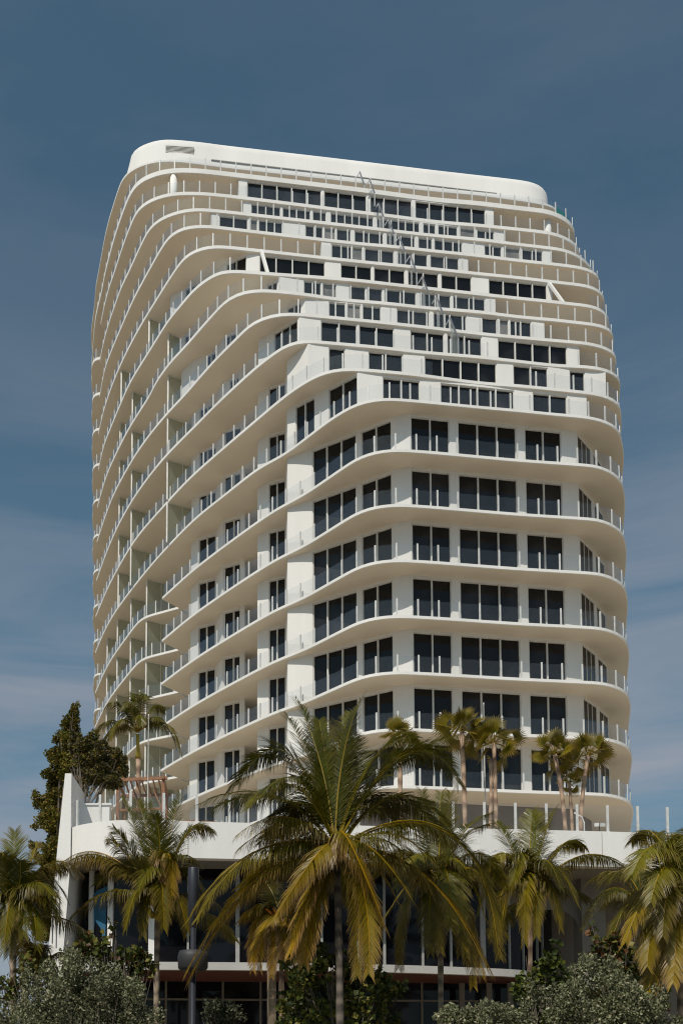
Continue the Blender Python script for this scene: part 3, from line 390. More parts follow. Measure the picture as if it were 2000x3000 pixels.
# stepped steel-topped screens between the front terraces
ZX=[('U10',7.35,82.03),('U9',7.91,79.24),('U8',8.47,77.85),('U7',9.0,75.65),('U6',9.53,73.49),('U5',10.05,71.39),('U4',10.61,69.39),('U3',11.22,67.14),('U2',11.73,64.89)]
for n,x,y in ZX:
    z=LEVEL[n]; zu=LEVEL[names[names.index(n)+1]]
    ap=(x+.02,y-.38,zu+.42); ed=(x+.25,y-1.95,z+1.1)
    mb=MB(); mb.add([(x+.03,y-.42,z+.04),(ed[0],ed[1],z+.04),(ed[0],ed[1],z+1.08),(ap[0],ap[1],ap[2]-.06)],[(0,1,2,3)])
    o=mb.build('privacy_screen',M['screen' if n=='U2' else 'screen_clear'],tower)
    f=MB(); f.bar(ap,ed,.10,.08); f.bar(ap,(x-.28,y-.38,zu-.12),.07,.06); f.bar((ed[0],ed[1],z),ed,.09)
    for e in(.2,.5,.8): 
        q=(x+.03+(ed[0]-x)*e,y-.42+(ed[1]-y+.42)*e); n=='U2' and f.bar((*q,z+.03),(*q,ap[2]+(ed[2]-ap[2])*e-.05),.03)
    g=f.build('frame',M['steel']); g.parent=o
# round columns under the top slab
for (x,y) in((-8.05,77.72),(23.35,81.95)):
    mb=MB(); mb.lathe((x,y,LEVEL['U9']),[(.29,0),(.29,LEVEL['U10']-LEVEL['U9']-.4)],24); mb.build('column',M['white'],tower,True)
# white raking struts at the ends of the glazed row without a railing
for p,q in(((-.85,69.75,LEVEL['U6']-.3),(-.35,68.35,LEVEL['U5'])),((20.75,72.75,LEVEL['U6']-.3),(21.3,71.0,LEVEL['U5']))):
    mb=MB(); mb.bar(p,q,.22,.16); mb.build('raking_strut',M['white'],tower)
# roof crown
zb=LEVEL['U11']-.05; zt=LEVEL['U11']+2.3
ub=relax(cr([(-12.9,95),(-13.2,88),(-13.05,83.4),(-12.55,81.85),(-11.1,80.6),(-9.2,80.12),(-6,80.4),(-4,80.67),(6.4,82.0),(14,83.0),(20.4,83.8),(22.2,84.02),(23.2,84.3),(24.15,84.75),(24.6,85.6),(24.75,87.2),(24.7,95)],.4),3)
ut=relax(cr([(-11.6,95),(-12.1,88),(-12.3,83.6),(-12.1,81.7),(-10.9,80.95),(-9.2,80.48),(-6,80.75),(-4,81.04),(6.4,82.36),(14,83.36),(20.4,84.16),(22.2,84.42),(23.2,84.66),(24.03,85.12),(24.48,85.87),(24.73,87.2),(24.7,95)],.4),3)
n=min(len(ub),len(ut)); 
def rs(pl,n):
    tot=sum(math.dist(a,b) for a,b in zip(pl,pl[1:])); pts=walk(pl,0,tot/(n-.999)); return [p for p,_ in pts][:n]
ub=rs(ub,120); ut=rs(ut,120); mb=MB(); n=min(len(ub),len(ut)); rings=[]
for t in(0,.25,.5,.75,.93,1.0):
    z=zb+(zt-zb)*t; ins=0 if t<.95 else .07
    rr=[(a[0]+(b[0]-a[0])*t,a[1]+(b[1]-a[1])*t) for a,b in zip(ub,ut)]; rr=offset(rr,-ins); rings.append([(p[0],p[1],z) for p in rr])
vs=[v for r_ in rings for v in r_]; mb.add(vs,[(r_*n+i,r_*n+i+1,(r_+1)*n+i+1,(r_+1)*n+i) for r_ in range(5) for i in range(n-1)]+[tuple(5*n+i for i in range(n))])
crown=mb.build('roof_crown',M['white'],tower,True)
mb=MB(); zg=LEVEL['U11']+.42; line=lambda x,o:(x,81.19+.1317*x+.04+o)
mb.plan_prism([line(-5.2,-.06),line(19.5,-.06),line(19.5,.1),line(-5.2,.1)],zg,zg+.06)
led=mb.build('groove_shade',M['mull']); led.parent=crown  # raised grey strip, its colour standing in for a groove's shadow line
mb=MB(); a=Vector((-9.0,80.30,0)); b=Vector((-6.65,80.48,0))
mb.plan_prism([(a.x,a.y-.03),(b.x,b.y-.03),(b.x,b.y+.1),(a.x,a.y+.1)],zt-1.42,zt-.78,1)
for i in range(6):
    z=zt-1.40+i*.108; mb.plan_prism([(a.x,a.y-.06),(b.x,b.y-.06),(b.x,b.y-.035),(a.x,a.y-.035)],z,z+.04,0)
lv=mb.build('vent_louvre',[M['frame'],M['dark']]); lv.parent=crown
# teal tarpaulin on the roof terrace
tp=MB(); z=LEVEL['U10']
tp.add([(24.05,82.0,z),(24.9,82.35,z),(25.5,82.85,z),(25.45,82.95,z+.75),(24.85,82.5,z+.95),(24.1,82.1,z+1.1),(24.3,83.2,z),(25.2,83.6,z),(24.4,83.0,z+1.0),(25.1,83.4,z+.8)],[(0,1,4,5),(1,2,3,4),(5,4,9,8),(4,3,9),(0,5,8,6),(2,7,9,3),(6,8,9,7)])
tag(tp.build('tarpaulin',M['teal']),'small teal tarpaulin cover at the right end of the top roof terrace','tarpaulin')
# ---------------------------------------------------------------- podium (part of the same building)
RIM=relax(cr([(-9.25,45.2),(-8.78,43.85),(-8.25,43.38),(-7.16,42.78),(-6.02,42.6),(-4.93,42.66),(-2.74,42.92),(1,43.28),(5.03,43.67),(9.18,44.05),(13.69,44.45),(16.9,44.79),(19,45.08),(24,45.9),(30,47.2),(36,49)],.35),2)
def strip(pl,z0,z1,t,mi=0,mb=None):
    mb=mb or MB(); inn=offset(pl,-t); n=len(pl)
    vs=[(*p,z0) for p in pl]+[(*p,z1) for p in pl]+[(*p,z1) for p in inn]+[(*p,z0) for p in inn]; fs=[]
    for i in range(n-1):
        for k in range(4): fs.append((k*n+i,k*n+i+1,((k+1)%4)*n+i+1,((k+1)%4)*n+i))
    fs=[f[::-1] if False else f for f in fs]; fs+=[(0,n,2*n,3*n),(n-1,4*n-1,3*n-1,2*n-1)]
    mb.add(vs,fs,mi); return mb
strip(RIM,9.92,TZ,.45).build('podium_band',M['band'],tower)
def sheet(poly,z,name,m,flip=False):
    bm=bmesh.new(); f=bm.faces.new([bm.verts.new((p[0],p[1],z)) for p in poly]); 
    if flip: f.normal_flip()
    bmesh.ops.triangulate(bm,faces=[f]); me=bpy.data.meshes.new(name); bm.to_mesh(me); bm.free(); me.materials.append(m)
    o=bpy.data.objects.new(name,me); C.objects.link(o); o.parent=tower; o.location=-tower.location; return o
INR=offset(RIM,-.44)
sheet(INR+[(36,110),(-14,110),(-10.5,60)],TZ-.12,'terrace_deck',M['deck'])
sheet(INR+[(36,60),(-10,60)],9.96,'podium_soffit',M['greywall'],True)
# joints in the band
mb=MB()
for x in(11.6,14.4,17.6,2.0,-3.6):
    p=min(RIM,key=lambda q:abs(q[0]-x)); mb.box((p[0],p[1]-.002,10.7),(.03,.02,1.5))
mb.build('expansion_joint',M['kerb'],tower)
# terrace railing
gl=MB(); ln=[p for p in offset(RIM,-.2) if p[0]>-8.9]; n=len(ln); gl.add([(*p,TZ+.02) for p in ln]+[(*p,TZ+1.22) for p in ln],[(i,i+1,n+i+1,n+i) for i in range(n-1)])
tr=gl.build('terrace_railing',M['rail'],tower)
for p,a in walk(ln,.75,1.40):
    mb=MB(); mb.box((0,0,.62),(.11,.06,1.24)); mb.box((0,0,.02),(.2,.16,.04)); o=mb.build('terrace_post',M['post']); o.parent=tr; o.location=(p[0],p[1],TZ); o.rotation_euler[2]=a
# end wall at the left
mb=MB()
fl_=[(-9.06,13.87),(-8.78,13.87),(-8.78,9.8),(-9.02,6.0),(-9.1,2),(-9.75,2),(-9.66,6.0),(-9.35,10.5)]
mb.add([(x,43.75,z) for x,z in fl_]+[(x,49.5,z) for x,z in fl_],[tuple(range(8)),tuple(range(15,7,-1))]+[(i,8+i,8+(i+1)%8,(i+1)%8) for i in range(8)])
mb.build('podium_end_wall',M['band'],tower)
mb=MB()
for x,z0,z1 in((-9.5,6.4,7.4),(-9.33,6.2,7.9),(-9.2,6.8,8.4)): mb.box((x,43.745,(z0+z1)/2),(.035,.03,z1-z0))
mb.build('wall_slot',M['dark'],tower)
mb=MB(); mb.plan_prism([(-9.7,45.6),(-9.45,45.2),(-9.4,46.5),(-9.65,46.5)],4,10.9); mb.build('podium_fin',M['band'],tower)
# upper glazing
GLZ=relax(cr([(-8.75,52),(-8.75,47.5),(-8.55,45.9),(-7.7,45.3),(-6.2,45.05),(-4.8,45.1),(-.2,45.35),(5,46.0),(10,47.3),(11.7,48.0),(12.6,48.6),(13.2,49.2),(13.7,50)],.4),2)
n=len(GLZ); mb=MB(); mb.add([(*p,5.5) for p in GLZ]+[(*p,9.97) for p in GLZ],[(i,i+1,n+i+1,n+i) for i in range(n-1)]); pg=mb.build('podium_glazing',M['glass_blue'],tower)
for x,w in((-8.28,.22),(-6.98,.25),(-5.4,.26),(-3.6,.09),(-1.72,.18),(0.3,.09),(2.2,.09),(3.9,.09),(5.12,.11),(6.7,.09),(8.2,.1),(9.72,.26),(10.85,.08),(11.7,.07),(12.45,.07),(13.05,.06)):
    i=min(range(n),key=lambda j:abs(GLZ[j][0]-x)+(9 if GLZ[j][1]>49 else 0)); p=GLZ[i]; a=math.atan2(GLZ[min(i+1,n-1)][1]-GLZ[i-1][1],GLZ[min(i+1,n-1)][0]-GLZ[i-1][0])
    m_=MB(); m_.box((0,0,2.2),(w,.2,4.4)); o=m_.build('mullion',M['band'] if x<-5 else M['mull']); o.parent=pg; o.location=(p[0],p[1],5.55); o.rotation_euler[2]=a  # left mullions white as lit, the rest in the shade-greyed copy
mb=MB(); mb.add([(-8.2,45.6,7.0),(-7.5,45.3,6.2),(-7.4,45.2,9.2),(-7.9,45.35,9.0),(-8.25,45.6,8.6)],[(0,1,2,3,4)])
mb.build('curtain_or_reflection',M['bluereflection'],tower)  # blue sheet painting a reflection onto the glazing
# sill slab, red-brown soffit, lower shopfront
SIL=relax(cr([(-9.0,45.6),(-8.3,44.6),(-6.5,44.05),(-5.4,44.0),(-.2,44.3),(5.1,45.0),(10,46.35),(11.6,47.1),(12.2,47.8),(12.25,48.5)],.4),2)
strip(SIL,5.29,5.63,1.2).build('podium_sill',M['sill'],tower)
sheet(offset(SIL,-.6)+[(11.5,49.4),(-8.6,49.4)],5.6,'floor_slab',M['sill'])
sheet(offset(SIL,-.3)+[(11.9,50.2),(-8.6,48.9)],5.283,'underside_boards',M['maroon'],True)
mb=MB(); mb.add([(-9.3,48.4,GZ),(13.5,49.9,GZ),(13.5,49.9,5.4),(-9.3,48.4,5.4)],[(0,1,2,3)]); sf=mb.build('shopfront',M['glass_blue'],tower)
mb=MB()
for x in(-6.9,-5.1,-4.0,-2.4,-.6,1.6,3.2,5.4,7.2): mb.box((x,48.35+.0658*(x+9.3),1.85),(.1,.1,6.9))
mb.box((0,48.97,4.42),(20,.08,.09),0,.0657); o=mb.build('frame',M['greywall']); o.parent=sf
mb=MB()
for x in(9.0,10.3,11.3): mb.box((x,48.7,1.7),(.24,.24,7.0))
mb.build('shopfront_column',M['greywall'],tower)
# right-hand recess under the podium
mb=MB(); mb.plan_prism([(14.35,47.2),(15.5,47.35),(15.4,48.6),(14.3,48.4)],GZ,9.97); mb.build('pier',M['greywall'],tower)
# curved head beside the pier
mb=MB(); vs=[];
for i in range(9):
    a=PI/2*i/8; vs.append((13.25+1.1*math.sin(a),47.6,8.55-1.1+1.1*math.cos(a)))
k=len(vs); poly=[(9.0,47.6,8.55)]+vs+[(14.5,47.6,7.4),(14.5,47.6,9.97),(9.0,47.6,9.97)]
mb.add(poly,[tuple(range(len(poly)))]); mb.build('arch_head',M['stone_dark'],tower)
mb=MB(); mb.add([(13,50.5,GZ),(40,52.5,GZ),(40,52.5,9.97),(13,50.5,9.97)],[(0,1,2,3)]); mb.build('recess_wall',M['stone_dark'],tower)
mb=MB(); mb.add([(-9.3,49.4,GZ),(-12.5,75,GZ),(-12.5,75,TZ-.13),(-9.3,49.4,TZ-.13)],[(0,1,2,3)]); mb.build('podium_side_wall',M['band'],tower)
# ---------------------------------------------------------------- vegetation
def mix(a,b,t): return tuple(a[i]+(b[i]-a[i])*t for i in range(3))
GREEN=(.046,.064,.004); OLIVE=(.165,.140,.004); YEL=(.46,.26,.006); ORA=(.44,.14,.006); TAN=(.46,.29,.17); DKG=(.022,.032,.009)
def fcol(age,t,s):
    # age of the frond, t along the rachis, s along the leaflet
    c=mix(GREEN,OLIVE,min(1,age*1.1+.25*t)); c=mix(c,YEL,max(0,age-.35)*.75*t+.10*s); c=mix(c,ORA,max(0,age-.45)*.9*(.3*t+.7*s)*t); c=mix(c,TAN,max(0,(age-.55))*1.3*s*s+(.15+.3*age)*s**4)
    return c
def bez(a,m,b,n):
    c=Vector(m)*2-(Vector(a)+Vector(b))*.5; a=Vector(a);b=Vector(b); return [a*(1-t)**2+c*(2*t*(1-t))+b*t*t for t in[i/(n-1) for i in range(n)]]
def frond(parent,P0,m,tip,age,lmax,rnd,nl=58,wid=.019,droop=None,name='frond',stem=.035):
    mb=MB(); n=16; pts=bez(P0,m,tip,n); L=sum((pts[i+1]-pts[i]).length for i in range(n-1))
    rc=[mix(mix(OLIVE,YEL,.35+.5*age),ORA,max(0,age-.4)*.6) for _ in range(n)]
    mb.tube([tuple(p) for p in pts],[stem*(1-.86*i/(n-1)) for i in range(n)],5,0,rc)
    roll=rnd.uniform(-.35,.35); val=rnd.uniform(.62,1.3); dr=(.42+.55*age) if droop is None else droop
    for j in range(nl):
        t=.13+.87*(j/(nl-1))**.94; f=t*(n-1); i=min(int(f),n-2); p=pts[i].lerp(pts[i+1],f-i)
        T=(pts[i+1]-pts[i]).normalized(); S=T.cross(Vector((0,0,1)))
        if S.length<.15: S=T.cross(Vector((.3,-1,.1)))
        S.normalize(); U=S.cross(T).normalized(); S2=S*math.cos(roll)+U*math.sin(roll); U2=U*math.cos(roll)-S*math.sin(roll)
        ll=lmax*(.42+.58*math.sin(PI*min(1,(t-.05)*1.02)**.75))*(1 if t<.9 else .8)
        for sd in(-1,1):
            if rnd.random()<.03: continue
            fw=.38+.55*t+.45*abs(T.z)**2+rnd.uniform(-.06,.06); d=(S2*sd+T*fw+U2*(.22+rnd.uniform(-.06,.06))).normalized(); l=ll*rnd.uniform(.85,1.08)
            w=wid*rnd.uniform(.8,1.2)*(1-.35*t); wn=d.cross(U2).normalized(); tw=rnd.uniform(-.22,.22)+.25*sd; wn=(wn*math.cos(tw)+U2*math.sin(tw)).normalized()
            hang=min(.93,(dr*(.55+.75*(1-abs(T.z)))+.12*math.sin(j*.23+roll*9)+rnd.uniform(-.09,.09))); vs=[];cs=[]; q=p.copy(); s0=0
            for s,ww in((0,.6),(.3,1),(.66,.8),(1,.06)):
                k=max(0,hang*(.25+.95*(s0+s)/2)); k=min(k,.96); q=q+(d*(1-k)+Vector((0,0,-k))).normalized()*(l*(s-s0)); s0=s; o=wn*(w*ww)
                vs+=[tuple(q-o),tuple(q+o)]; c=fcol(age,t,s); c=(c[0]*val,c[1]*val,c[2]*val); cs+=[c,c]
            mb.add(vs,[(0,1,3,2),(2,3,5,4),(4,5,7,6)],0,cs)
    return mb.build(name,M['frond'],parent)
def trunk(parent,b,t,r0,r1,bend,m,n=14,sides=12):
    pts=[];rad=[]
    for i in range(n):
        k=i/(n-1); pts.append((b[0]+(t[0]-b[0])*k+bend*math.sin(PI*k),b[1]+(t[1]-b[1])*k,b[2]+(t[2]-b[2])*k)); rad.append(r0+(r1-r0)*k+(.05*max(0,1-k*6))+.012*math.sin(i*2.3))
    mb=MB(); mb.tube(pts,rad,sides); return mb.build('trunk',m,parent,True)
def coco_palm(key,name,label,r0,bend,bark,lmax,nl,group='coconut palms in front of the podium',extra=0,heart=True,wid=.0155,twin=.35):
    B,Cc,F=PALM[key]; rnd=random.Random(key); d=Cc[1]
    th=thing(name,label,'palm tree',(B[0],B[1],GZ),group)
    trunk(th,(B[0],B[1],GZ-.1),(Cc[0],Cc[1],Cc[2]-.1),r0,r0*.82,bend,bark)
    mb=MB()                                   # fibrous leaf-base heart of the crown
    for i in range(16):
        a=rnd.uniform(0,2*PI); e=rnd.uniform(.5,1.3); l=rnd.uniform(.35,.75); q=Vector((math.cos(a)*math.cos(e),math.sin(a)*math.cos(e),math.sin(e)))
        p=Vector(Cc)+Vector((math.cos(a)*.07,math.sin(a)*.07,rnd.uniform(-.45,.05))); c=rnd.choice([TAN,ORA,OLIVE,(.12,.07,.03)])
        mb.tube([tuple(p),tuple(p+q*l*.5+Vector((0,0,.04))),tuple(p+q*l)],[.075,.05,.025],5,0,c)
    mb.build('leaf_base',M['frond'],th)
    for m,t,age in F:
        p0=(Cc[0]+rnd.uniform(-.08,.08),Cc[1]+rnd.uniform(-.08,.08),Cc[2]+rnd.uniform(-.1,.15)); frond(th,p0,m,t,min(1,age+rnd.uniform(-.06,.06)),lmax,rnd,nl,wid)
    F2=[f for f in F if rnd.random()<twin]
    for m,t,age in F2:                        # a second layer of fronds beside the first
        o=Vector((rnd.uniform(-.45,.45),rnd.uniform(.1,1.0),rnd.uniform(-.35,.3)))*(lmax/1.1); frond(th,Cc,tuple(Vector(m)+o*.5),tuple(Vector(t)+o),min(1,max(0,age+rnd.uniform(-.1,.15))),lmax,rnd,nl,wid)
    for i in range(extra):                    # fronds on the far and near sides of the crown
        a=rnd.uniform(.15*PI,.85*PI); e=rnd.uniform(-.2,1.1); l=lmax*rnd.uniform(3.2,4.4); c,s=math.cos(a),math.sin(a)
        m=(Cc[0]+c*l*.5*math.cos(e),Cc[1]+s*l*.5*math.cos(e),Cc[2]+l*.5*math.sin(e)); t=(Cc[0]+c*l*.85*math.cos(e*.7),Cc[1]+s*l*.85*math.cos(e*.7),Cc[2]+l*(.62*math.sin(e)-.22))
        frond(th,Cc,m,t,max(0,.45-.4*e)*rnd.uniform(.6,1.2),lmax,rnd,nl,wid)
    return th
pc=coco_palm('central','coconut_palm','tallest coconut palm, at the centre, with wide arching fronds reaching above the podium',.125,.05,M['bark_dark'],1.0,118,extra=5,wid=.0165,twin=1.0)
pl_=coco_palm('left','coconut_palm','coconut palm with upright fronds and a yellow coconut, in front of the rounded podium corner',.11,-.06,M['bark'],.85,105,extra=3)
coco_palm('edge','coconut_palm','short-trunked coconut palm at the left edge of the photo, against the sky',.13,.05,M['bark'],.85,100,extra=4)
coco_palm('sapling','coconut_palm','low young palm with orange drooping fronds beside the left edge palm',.07,0,M['bark'],.55,70)
coco_palm('second','coconut_palm','coconut palm close behind the right side of the central palm',.105,.03,M['bark'],.95,105,extra=5,twin=.8)
coco_palm('third','coconut_palm','coconut palm with bushy crown in front of the right part of the white podium band',.105,-.03,M['bark_tan'],.9,105,extra=5)
coco_palm('right','coconut_palm','coconut palm with yellow-orange fronds cut off by the right edge of the photo',.12,.02,M['bark'],.92,110,extra=3)
coco_palm('shade','coconut_palm','dark green shaded palm behind the right edge palm, under the podium soffit',.1,0,M['bark_dark'],.85,85,extra=3)
coco_palm('drooping','coconut_palm','small palm with hanging tan and orange dead fronds beside the square wooden post',.1,.03,M['bark_tan'],.72,85)
mb=MB()
for dx,dz in((-.14,-.12),(-.05,-.25),(.1,-.3)):
    B,Cc,F=PALM['left']; c=(Cc[0]+dx-.1,Cc[1]-.28,Cc[2]+dz-.15); mb.lathe(c,[(.01,-.13),(.07,-.1),(.1,0),(.075,.09),(.01,.14)],10)
mb.build('coconut',M['coconut'],pl_,True)
def fan_palm(name,label,bx,by,zt,zb,r,n,seed,lean=0,size=.6,bark=None,group='thatch palms on the podium terrace',gold=.2):
    rnd=random.Random(seed); th=thing(name,label,'palm tree',(bx+lean,by,zb),group); c=Vector((bx,by,zt))
    trunk(th,(bx+lean,by,zb),(bx,by,zt),r,r*.9,lean*.2,bark or M['bark_tan'],10,9)
    for i in range(n):
        a=2*PI*i/n*2.4+rnd.uniform(-.3,.3); e=1.25-1.95*i/n+rnd.uniform(-.3,.3); age=.08+(i/n)*.42+gold*rnd.random()*.45; pl=size*rnd.uniform(.6,1.25)
        d=Vector((math.cos(a)*math.cos(e),math.sin(a)*math.cos(e),math.sin(e))); q=c+d*pl; mb=MB()
        mb.tube([tuple(c),tuple(c+d*pl*.5+Vector((0,0,.03))),tuple(q)],[.022,.015,.012],4,0,mix(OLIVE,YEL,.3))
        S=d.cross(Vector((0,0,1))); S=S.normalized() if S.length>.1 else Vector((1,0,0)); U=S.cross(d).normalized(); tw=rnd.uniform(-1.4,1.4); S,U=S*math.cos(tw)+U*math.sin(tw),U*math.cos(tw)-S*math.sin(tw); ns=20
        for k in range(ns):
            b=-1.75+3.5*k/(ns-1); v=(d*math.cos(b)+S*math.sin(b)+U*(.18*abs(math.sin(b)))).normalized(); l=size*.85*(.72+.28*math.cos(b*.7))*rnd.uniform(.85,1.08); wn=v.cross(U).normalized()*.024*size/.6
            vs=[];cs=[]
            for s,ww in((0,.25),(.45,1),(.8,.6),(1,.05)):
                p=q+v*l*s+Vector((0,0,-(.05+.3*age)*l*s*s)); vs+=[tuple(p-wn*ww),tuple(p+wn*ww)]; cc=mix(fcol(min(.95,age),.5,s),YEL,.22*s); cs+=[cc,cc]
            mb.add(vs,[(0,1,3,2),(2,3,5,4),(4,5,7,6)],0,cs)
        mb.build('frond',M['frond'],th)
    return th
fan_palm('thatch_palm','thatch palm with brown dead fan leaves, standing left of the double-trunked one',8.95,47.5,17.1,TZ,.115,26,1,.1,.82,gold=.35)
t2=fan_palm('thatch_palm','thatch palm with a thick double trunk in the middle of the terrace group',10.35,47,16.35,TZ,.105,27,2,.05,.8,gold=.3)
trunk(t2,(10.05,47,TZ),(10.2,47,15.6),.095,.09,.05,M['bark_tan'],8,9)
fan_palm('thatch_palm','yellow-green thatch palm with a leaning trunk before the lowest balconies',13.2,47,15.8,TZ,.105,21,3,.45,.74,gold=.1)
fan_palm('thatch_palm','rightmost thatch palm on the terrace, dark green with a curved trunk',14.75,47,15.75,TZ,.105,22,4,-.45,.74,gold=.25)
fan_palm('thatch_palm','smallest thatch palm, low between the two right-hand terrace palms',14.0,47.5,14.6,TZ,.08,13,5,.1,.48,gold=.1)
fan_palm('thatch_palm','thatch palm whose top shows just behind the central coconut palm',6.13,48.5,17.1,TZ,.12,20,6,0,.7,gold=.25)
# feather palm on the left terrace
th=thing('feather_palm','feather palm with drooping dark fronds on the left terrace, before the tower','palm tree',(-6.7,51,TZ),None)
rnd=random.Random(11); cc=(-6.9,51,18.3)
trunk(th,(-6.72,51,TZ),(-6.85,51,17.0),.14,.12,-.03,M['bark_tan'],10,10); trunk(th,(-6.85,51,16.95),(-6.9,51,18.2),.115,.08,0,M['coconut'],5,10)
for tx,tz,dy,age in((-2.05,.15,.2,.25),(-1.55,.95,-.8,.1),(-.2,1.75,.3,.05),(1.3,1.2,.5,.1),(1.55,.1,-.7,.2),(1.95,-.75,.2,.1),(2.25,-1.35,-.5,.15),(-1.2,-.7,-.9,.3),(-1.9,-.6,.9,.35),(.5,1.3,-1.2,.1),(-.7,1.5,1.0,.1),(.4,-.2,-1.6,.2),(-.5,.7,-1.5,.2)):
    m=(cc[0]+tx*.62,cc[1]+dy*.6,cc[2]+max(tz,0)*.75+.55+min(tz,0)*.1); frond(th,cc,m,(cc[0]+tx,cc[1]+dy,cc[2]+tz),age*.9,.66,rnd,62,.022,.7)
# ---- leafy shrubs and trees
def leaves(mb,clumps,n,size,cols,rnd,flat=.5,aspect=.42,shell=.45):
    vol=[a*b*c for _,(a,b,c) in clumps]; vol=[v**.72 for v in vol]; tot=sum(vol)
    for (c,r),v in zip(clumps,vol):
        tone=rnd.uniform(.72,1.2)
        for _ in range(int(n*v/tot)):
            z=rnd.uniform(-1,1); a=rnd.uniform(0,2*PI); q=math.sqrt(1-z*z); k=shell+(1-shell)*rnd.random()**.6
            k*=1+.16*math.sin(3.1*a+5*z+c[0]*3)+rnd.uniform(-.08,.08)
            d=Vector((q*math.cos(a),q*math.sin(a),z)); p=Vector((c[0]+d.x*r[0]*k,c[1]+d.y*r[1]*k,c[2]+d.z*r[2]*k))
            if p.z<GZ: continue
            u=Vector((rnd.gauss(0,1),rnd.gauss(0,1),rnd.gauss(0,1)+flat)); u=(u+d*.9).normalized(); w=u.cross(Vector((rnd.gauss(0,1),rnd.gauss(0,1),rnd.gauss(0,1)))).normalized()
            nn=u.cross(w).normalized(); s=size*rnd.uniform(.65,1.25); co=rnd.choice(cols); g=tone*rnd.uniform(.75,1.2)*(.45+.55*k); co=(co[0]*g,co[1]*g,co[2]*g)  # leaves deeper in a clump coloured darker, inner shade painted in
            h=s*aspect
            mb.add([tuple(p),tuple(p+u*s*.5+w*h+nn*h*.25),tuple(p+u*s),tuple(p+u*s*.5-w*h+nn*h*.25)],[(0,1,2),(0,2,3)],0,co)
def lumpy(clumps,k,rnd):
    out=[]
    for c,r in clumps:
        out.append((c,tuple(v*.66 for v in r)))
        for _ in range(k):
            z=rnd.uniform(-.35,1); a=rnd.uniform(0,2*PI); q=math.sqrt(1-z*z); s=rnd.uniform(.22,.42)
            e=rnd.uniform(.7,1.12); out.append(((c[0]+r[0]*e*q*math.cos(a),c[1]+r[1]*e*q*math.sin(a),c[2]+r[2]*e*z),(s*r[0],s*r[1],s*r[2]*rnd.uniform(.7,1.3))))
    return out
def shrub(name,label,cat,base,clumps,n,size,cols,m,seed,group=None,stems=6,aspect=.42,kind_trunk='stem',shell=.45,flat=.5,rs=.035,lump=0):
    rnd=random.Random(seed); th=thing(name,label,cat,(base[0],base[1],base[2]),group); sm=MB()
    for i in range(stems):
        c,r=clumps[i%len(clumps)]; b=(base[0]+rnd.uniform(-.25,.25),base[1]+rnd.uniform(-.2,.2),base[2]); e=(c[0]+rnd.uniform(-.4,.4)*r[0],c[1]+rnd.uniform(-.4,.4)*r[1],c[2]+rnd.uniform(-.1,.55)*r[2])
        md=(b[0]*.6+e[0]*.4+rnd.uniform(-.2,.2),b[1]*.6+e[1]*.4,b[2]*.45+e[2]*.55); sm.tube([b,md,e],[rs,rs*.75,rs*.3],6)
        for _ in range(5):
            f=(e[0]+rnd.uniform(-.7,.7)*r[0],e[1]+rnd.uniform(-.7,.7)*r[1],e[2]+rnd.uniform(-.5,.7)*r[2]); sm.tube([md,tuple((md[j]+f[j])/2+rnd.uniform(-.1,.1) for j in range(3)),f],[rs*.5,rs*.35,rs*.15],4)
    sm.build(kind_trunk,M['twig'],th)
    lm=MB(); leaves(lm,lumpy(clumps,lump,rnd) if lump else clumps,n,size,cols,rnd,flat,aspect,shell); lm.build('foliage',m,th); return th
SILV=[(.195,.20,.105),(.14,.15,.07),(.265,.26,.15),(.09,.105,.042),(.34,.32,.205)]
SEAG=[(.055,.075,.014),(.09,.105,.018),(.035,.05,.012),(.17,.15,.03),(.13,.06,.02)]
DARK=[(.10,.11,.014),(.16,.15,.02),(.23,.185,.028),(.11,.12,.016),(.24,.14,.03)]
GREYG=[(.075,.07,.04),(.12,.105,.06),(.055,.05,.028),(.15,.12,.075),(.10,.07,.035)]
def blob(x,y,z,r): return ((x,y,z),r)
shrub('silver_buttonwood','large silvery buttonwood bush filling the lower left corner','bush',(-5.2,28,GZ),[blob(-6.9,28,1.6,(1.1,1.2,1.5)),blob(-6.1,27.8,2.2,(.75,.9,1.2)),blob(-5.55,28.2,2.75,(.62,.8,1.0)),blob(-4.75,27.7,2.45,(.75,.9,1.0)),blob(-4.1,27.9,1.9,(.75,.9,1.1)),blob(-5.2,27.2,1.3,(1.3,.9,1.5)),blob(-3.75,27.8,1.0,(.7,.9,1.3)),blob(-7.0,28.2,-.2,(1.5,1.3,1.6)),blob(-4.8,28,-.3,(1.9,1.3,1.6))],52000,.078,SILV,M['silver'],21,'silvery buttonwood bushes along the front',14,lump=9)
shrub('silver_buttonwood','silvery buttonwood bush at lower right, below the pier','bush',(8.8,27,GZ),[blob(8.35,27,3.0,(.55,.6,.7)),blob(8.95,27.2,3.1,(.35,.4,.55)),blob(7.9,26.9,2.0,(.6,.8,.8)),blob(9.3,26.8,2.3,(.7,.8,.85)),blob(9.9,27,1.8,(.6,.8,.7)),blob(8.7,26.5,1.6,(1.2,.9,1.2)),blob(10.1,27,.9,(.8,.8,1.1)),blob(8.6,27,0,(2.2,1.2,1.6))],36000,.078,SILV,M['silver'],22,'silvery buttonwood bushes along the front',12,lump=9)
shrub('silver_buttonwood','low silvery buttonwood bush in front of the shopfront columns, lower centre right','bush',(6.1,28,GZ),[blob(4.9,28,1.75,(.7,.7,.55)),blob(5.9,27.8,1.85,(.6,.7,.55)),blob(6.8,28,1.9,(.55,.7,.6)),blob(7.2,28.4,2.6,(.3,.4,.5)),blob(5.9,28,.6,(1.8,1,1.3))],13000,.078,SILV,M['silver'],23,'silvery buttonwood bushes along the front',8,lump=9)
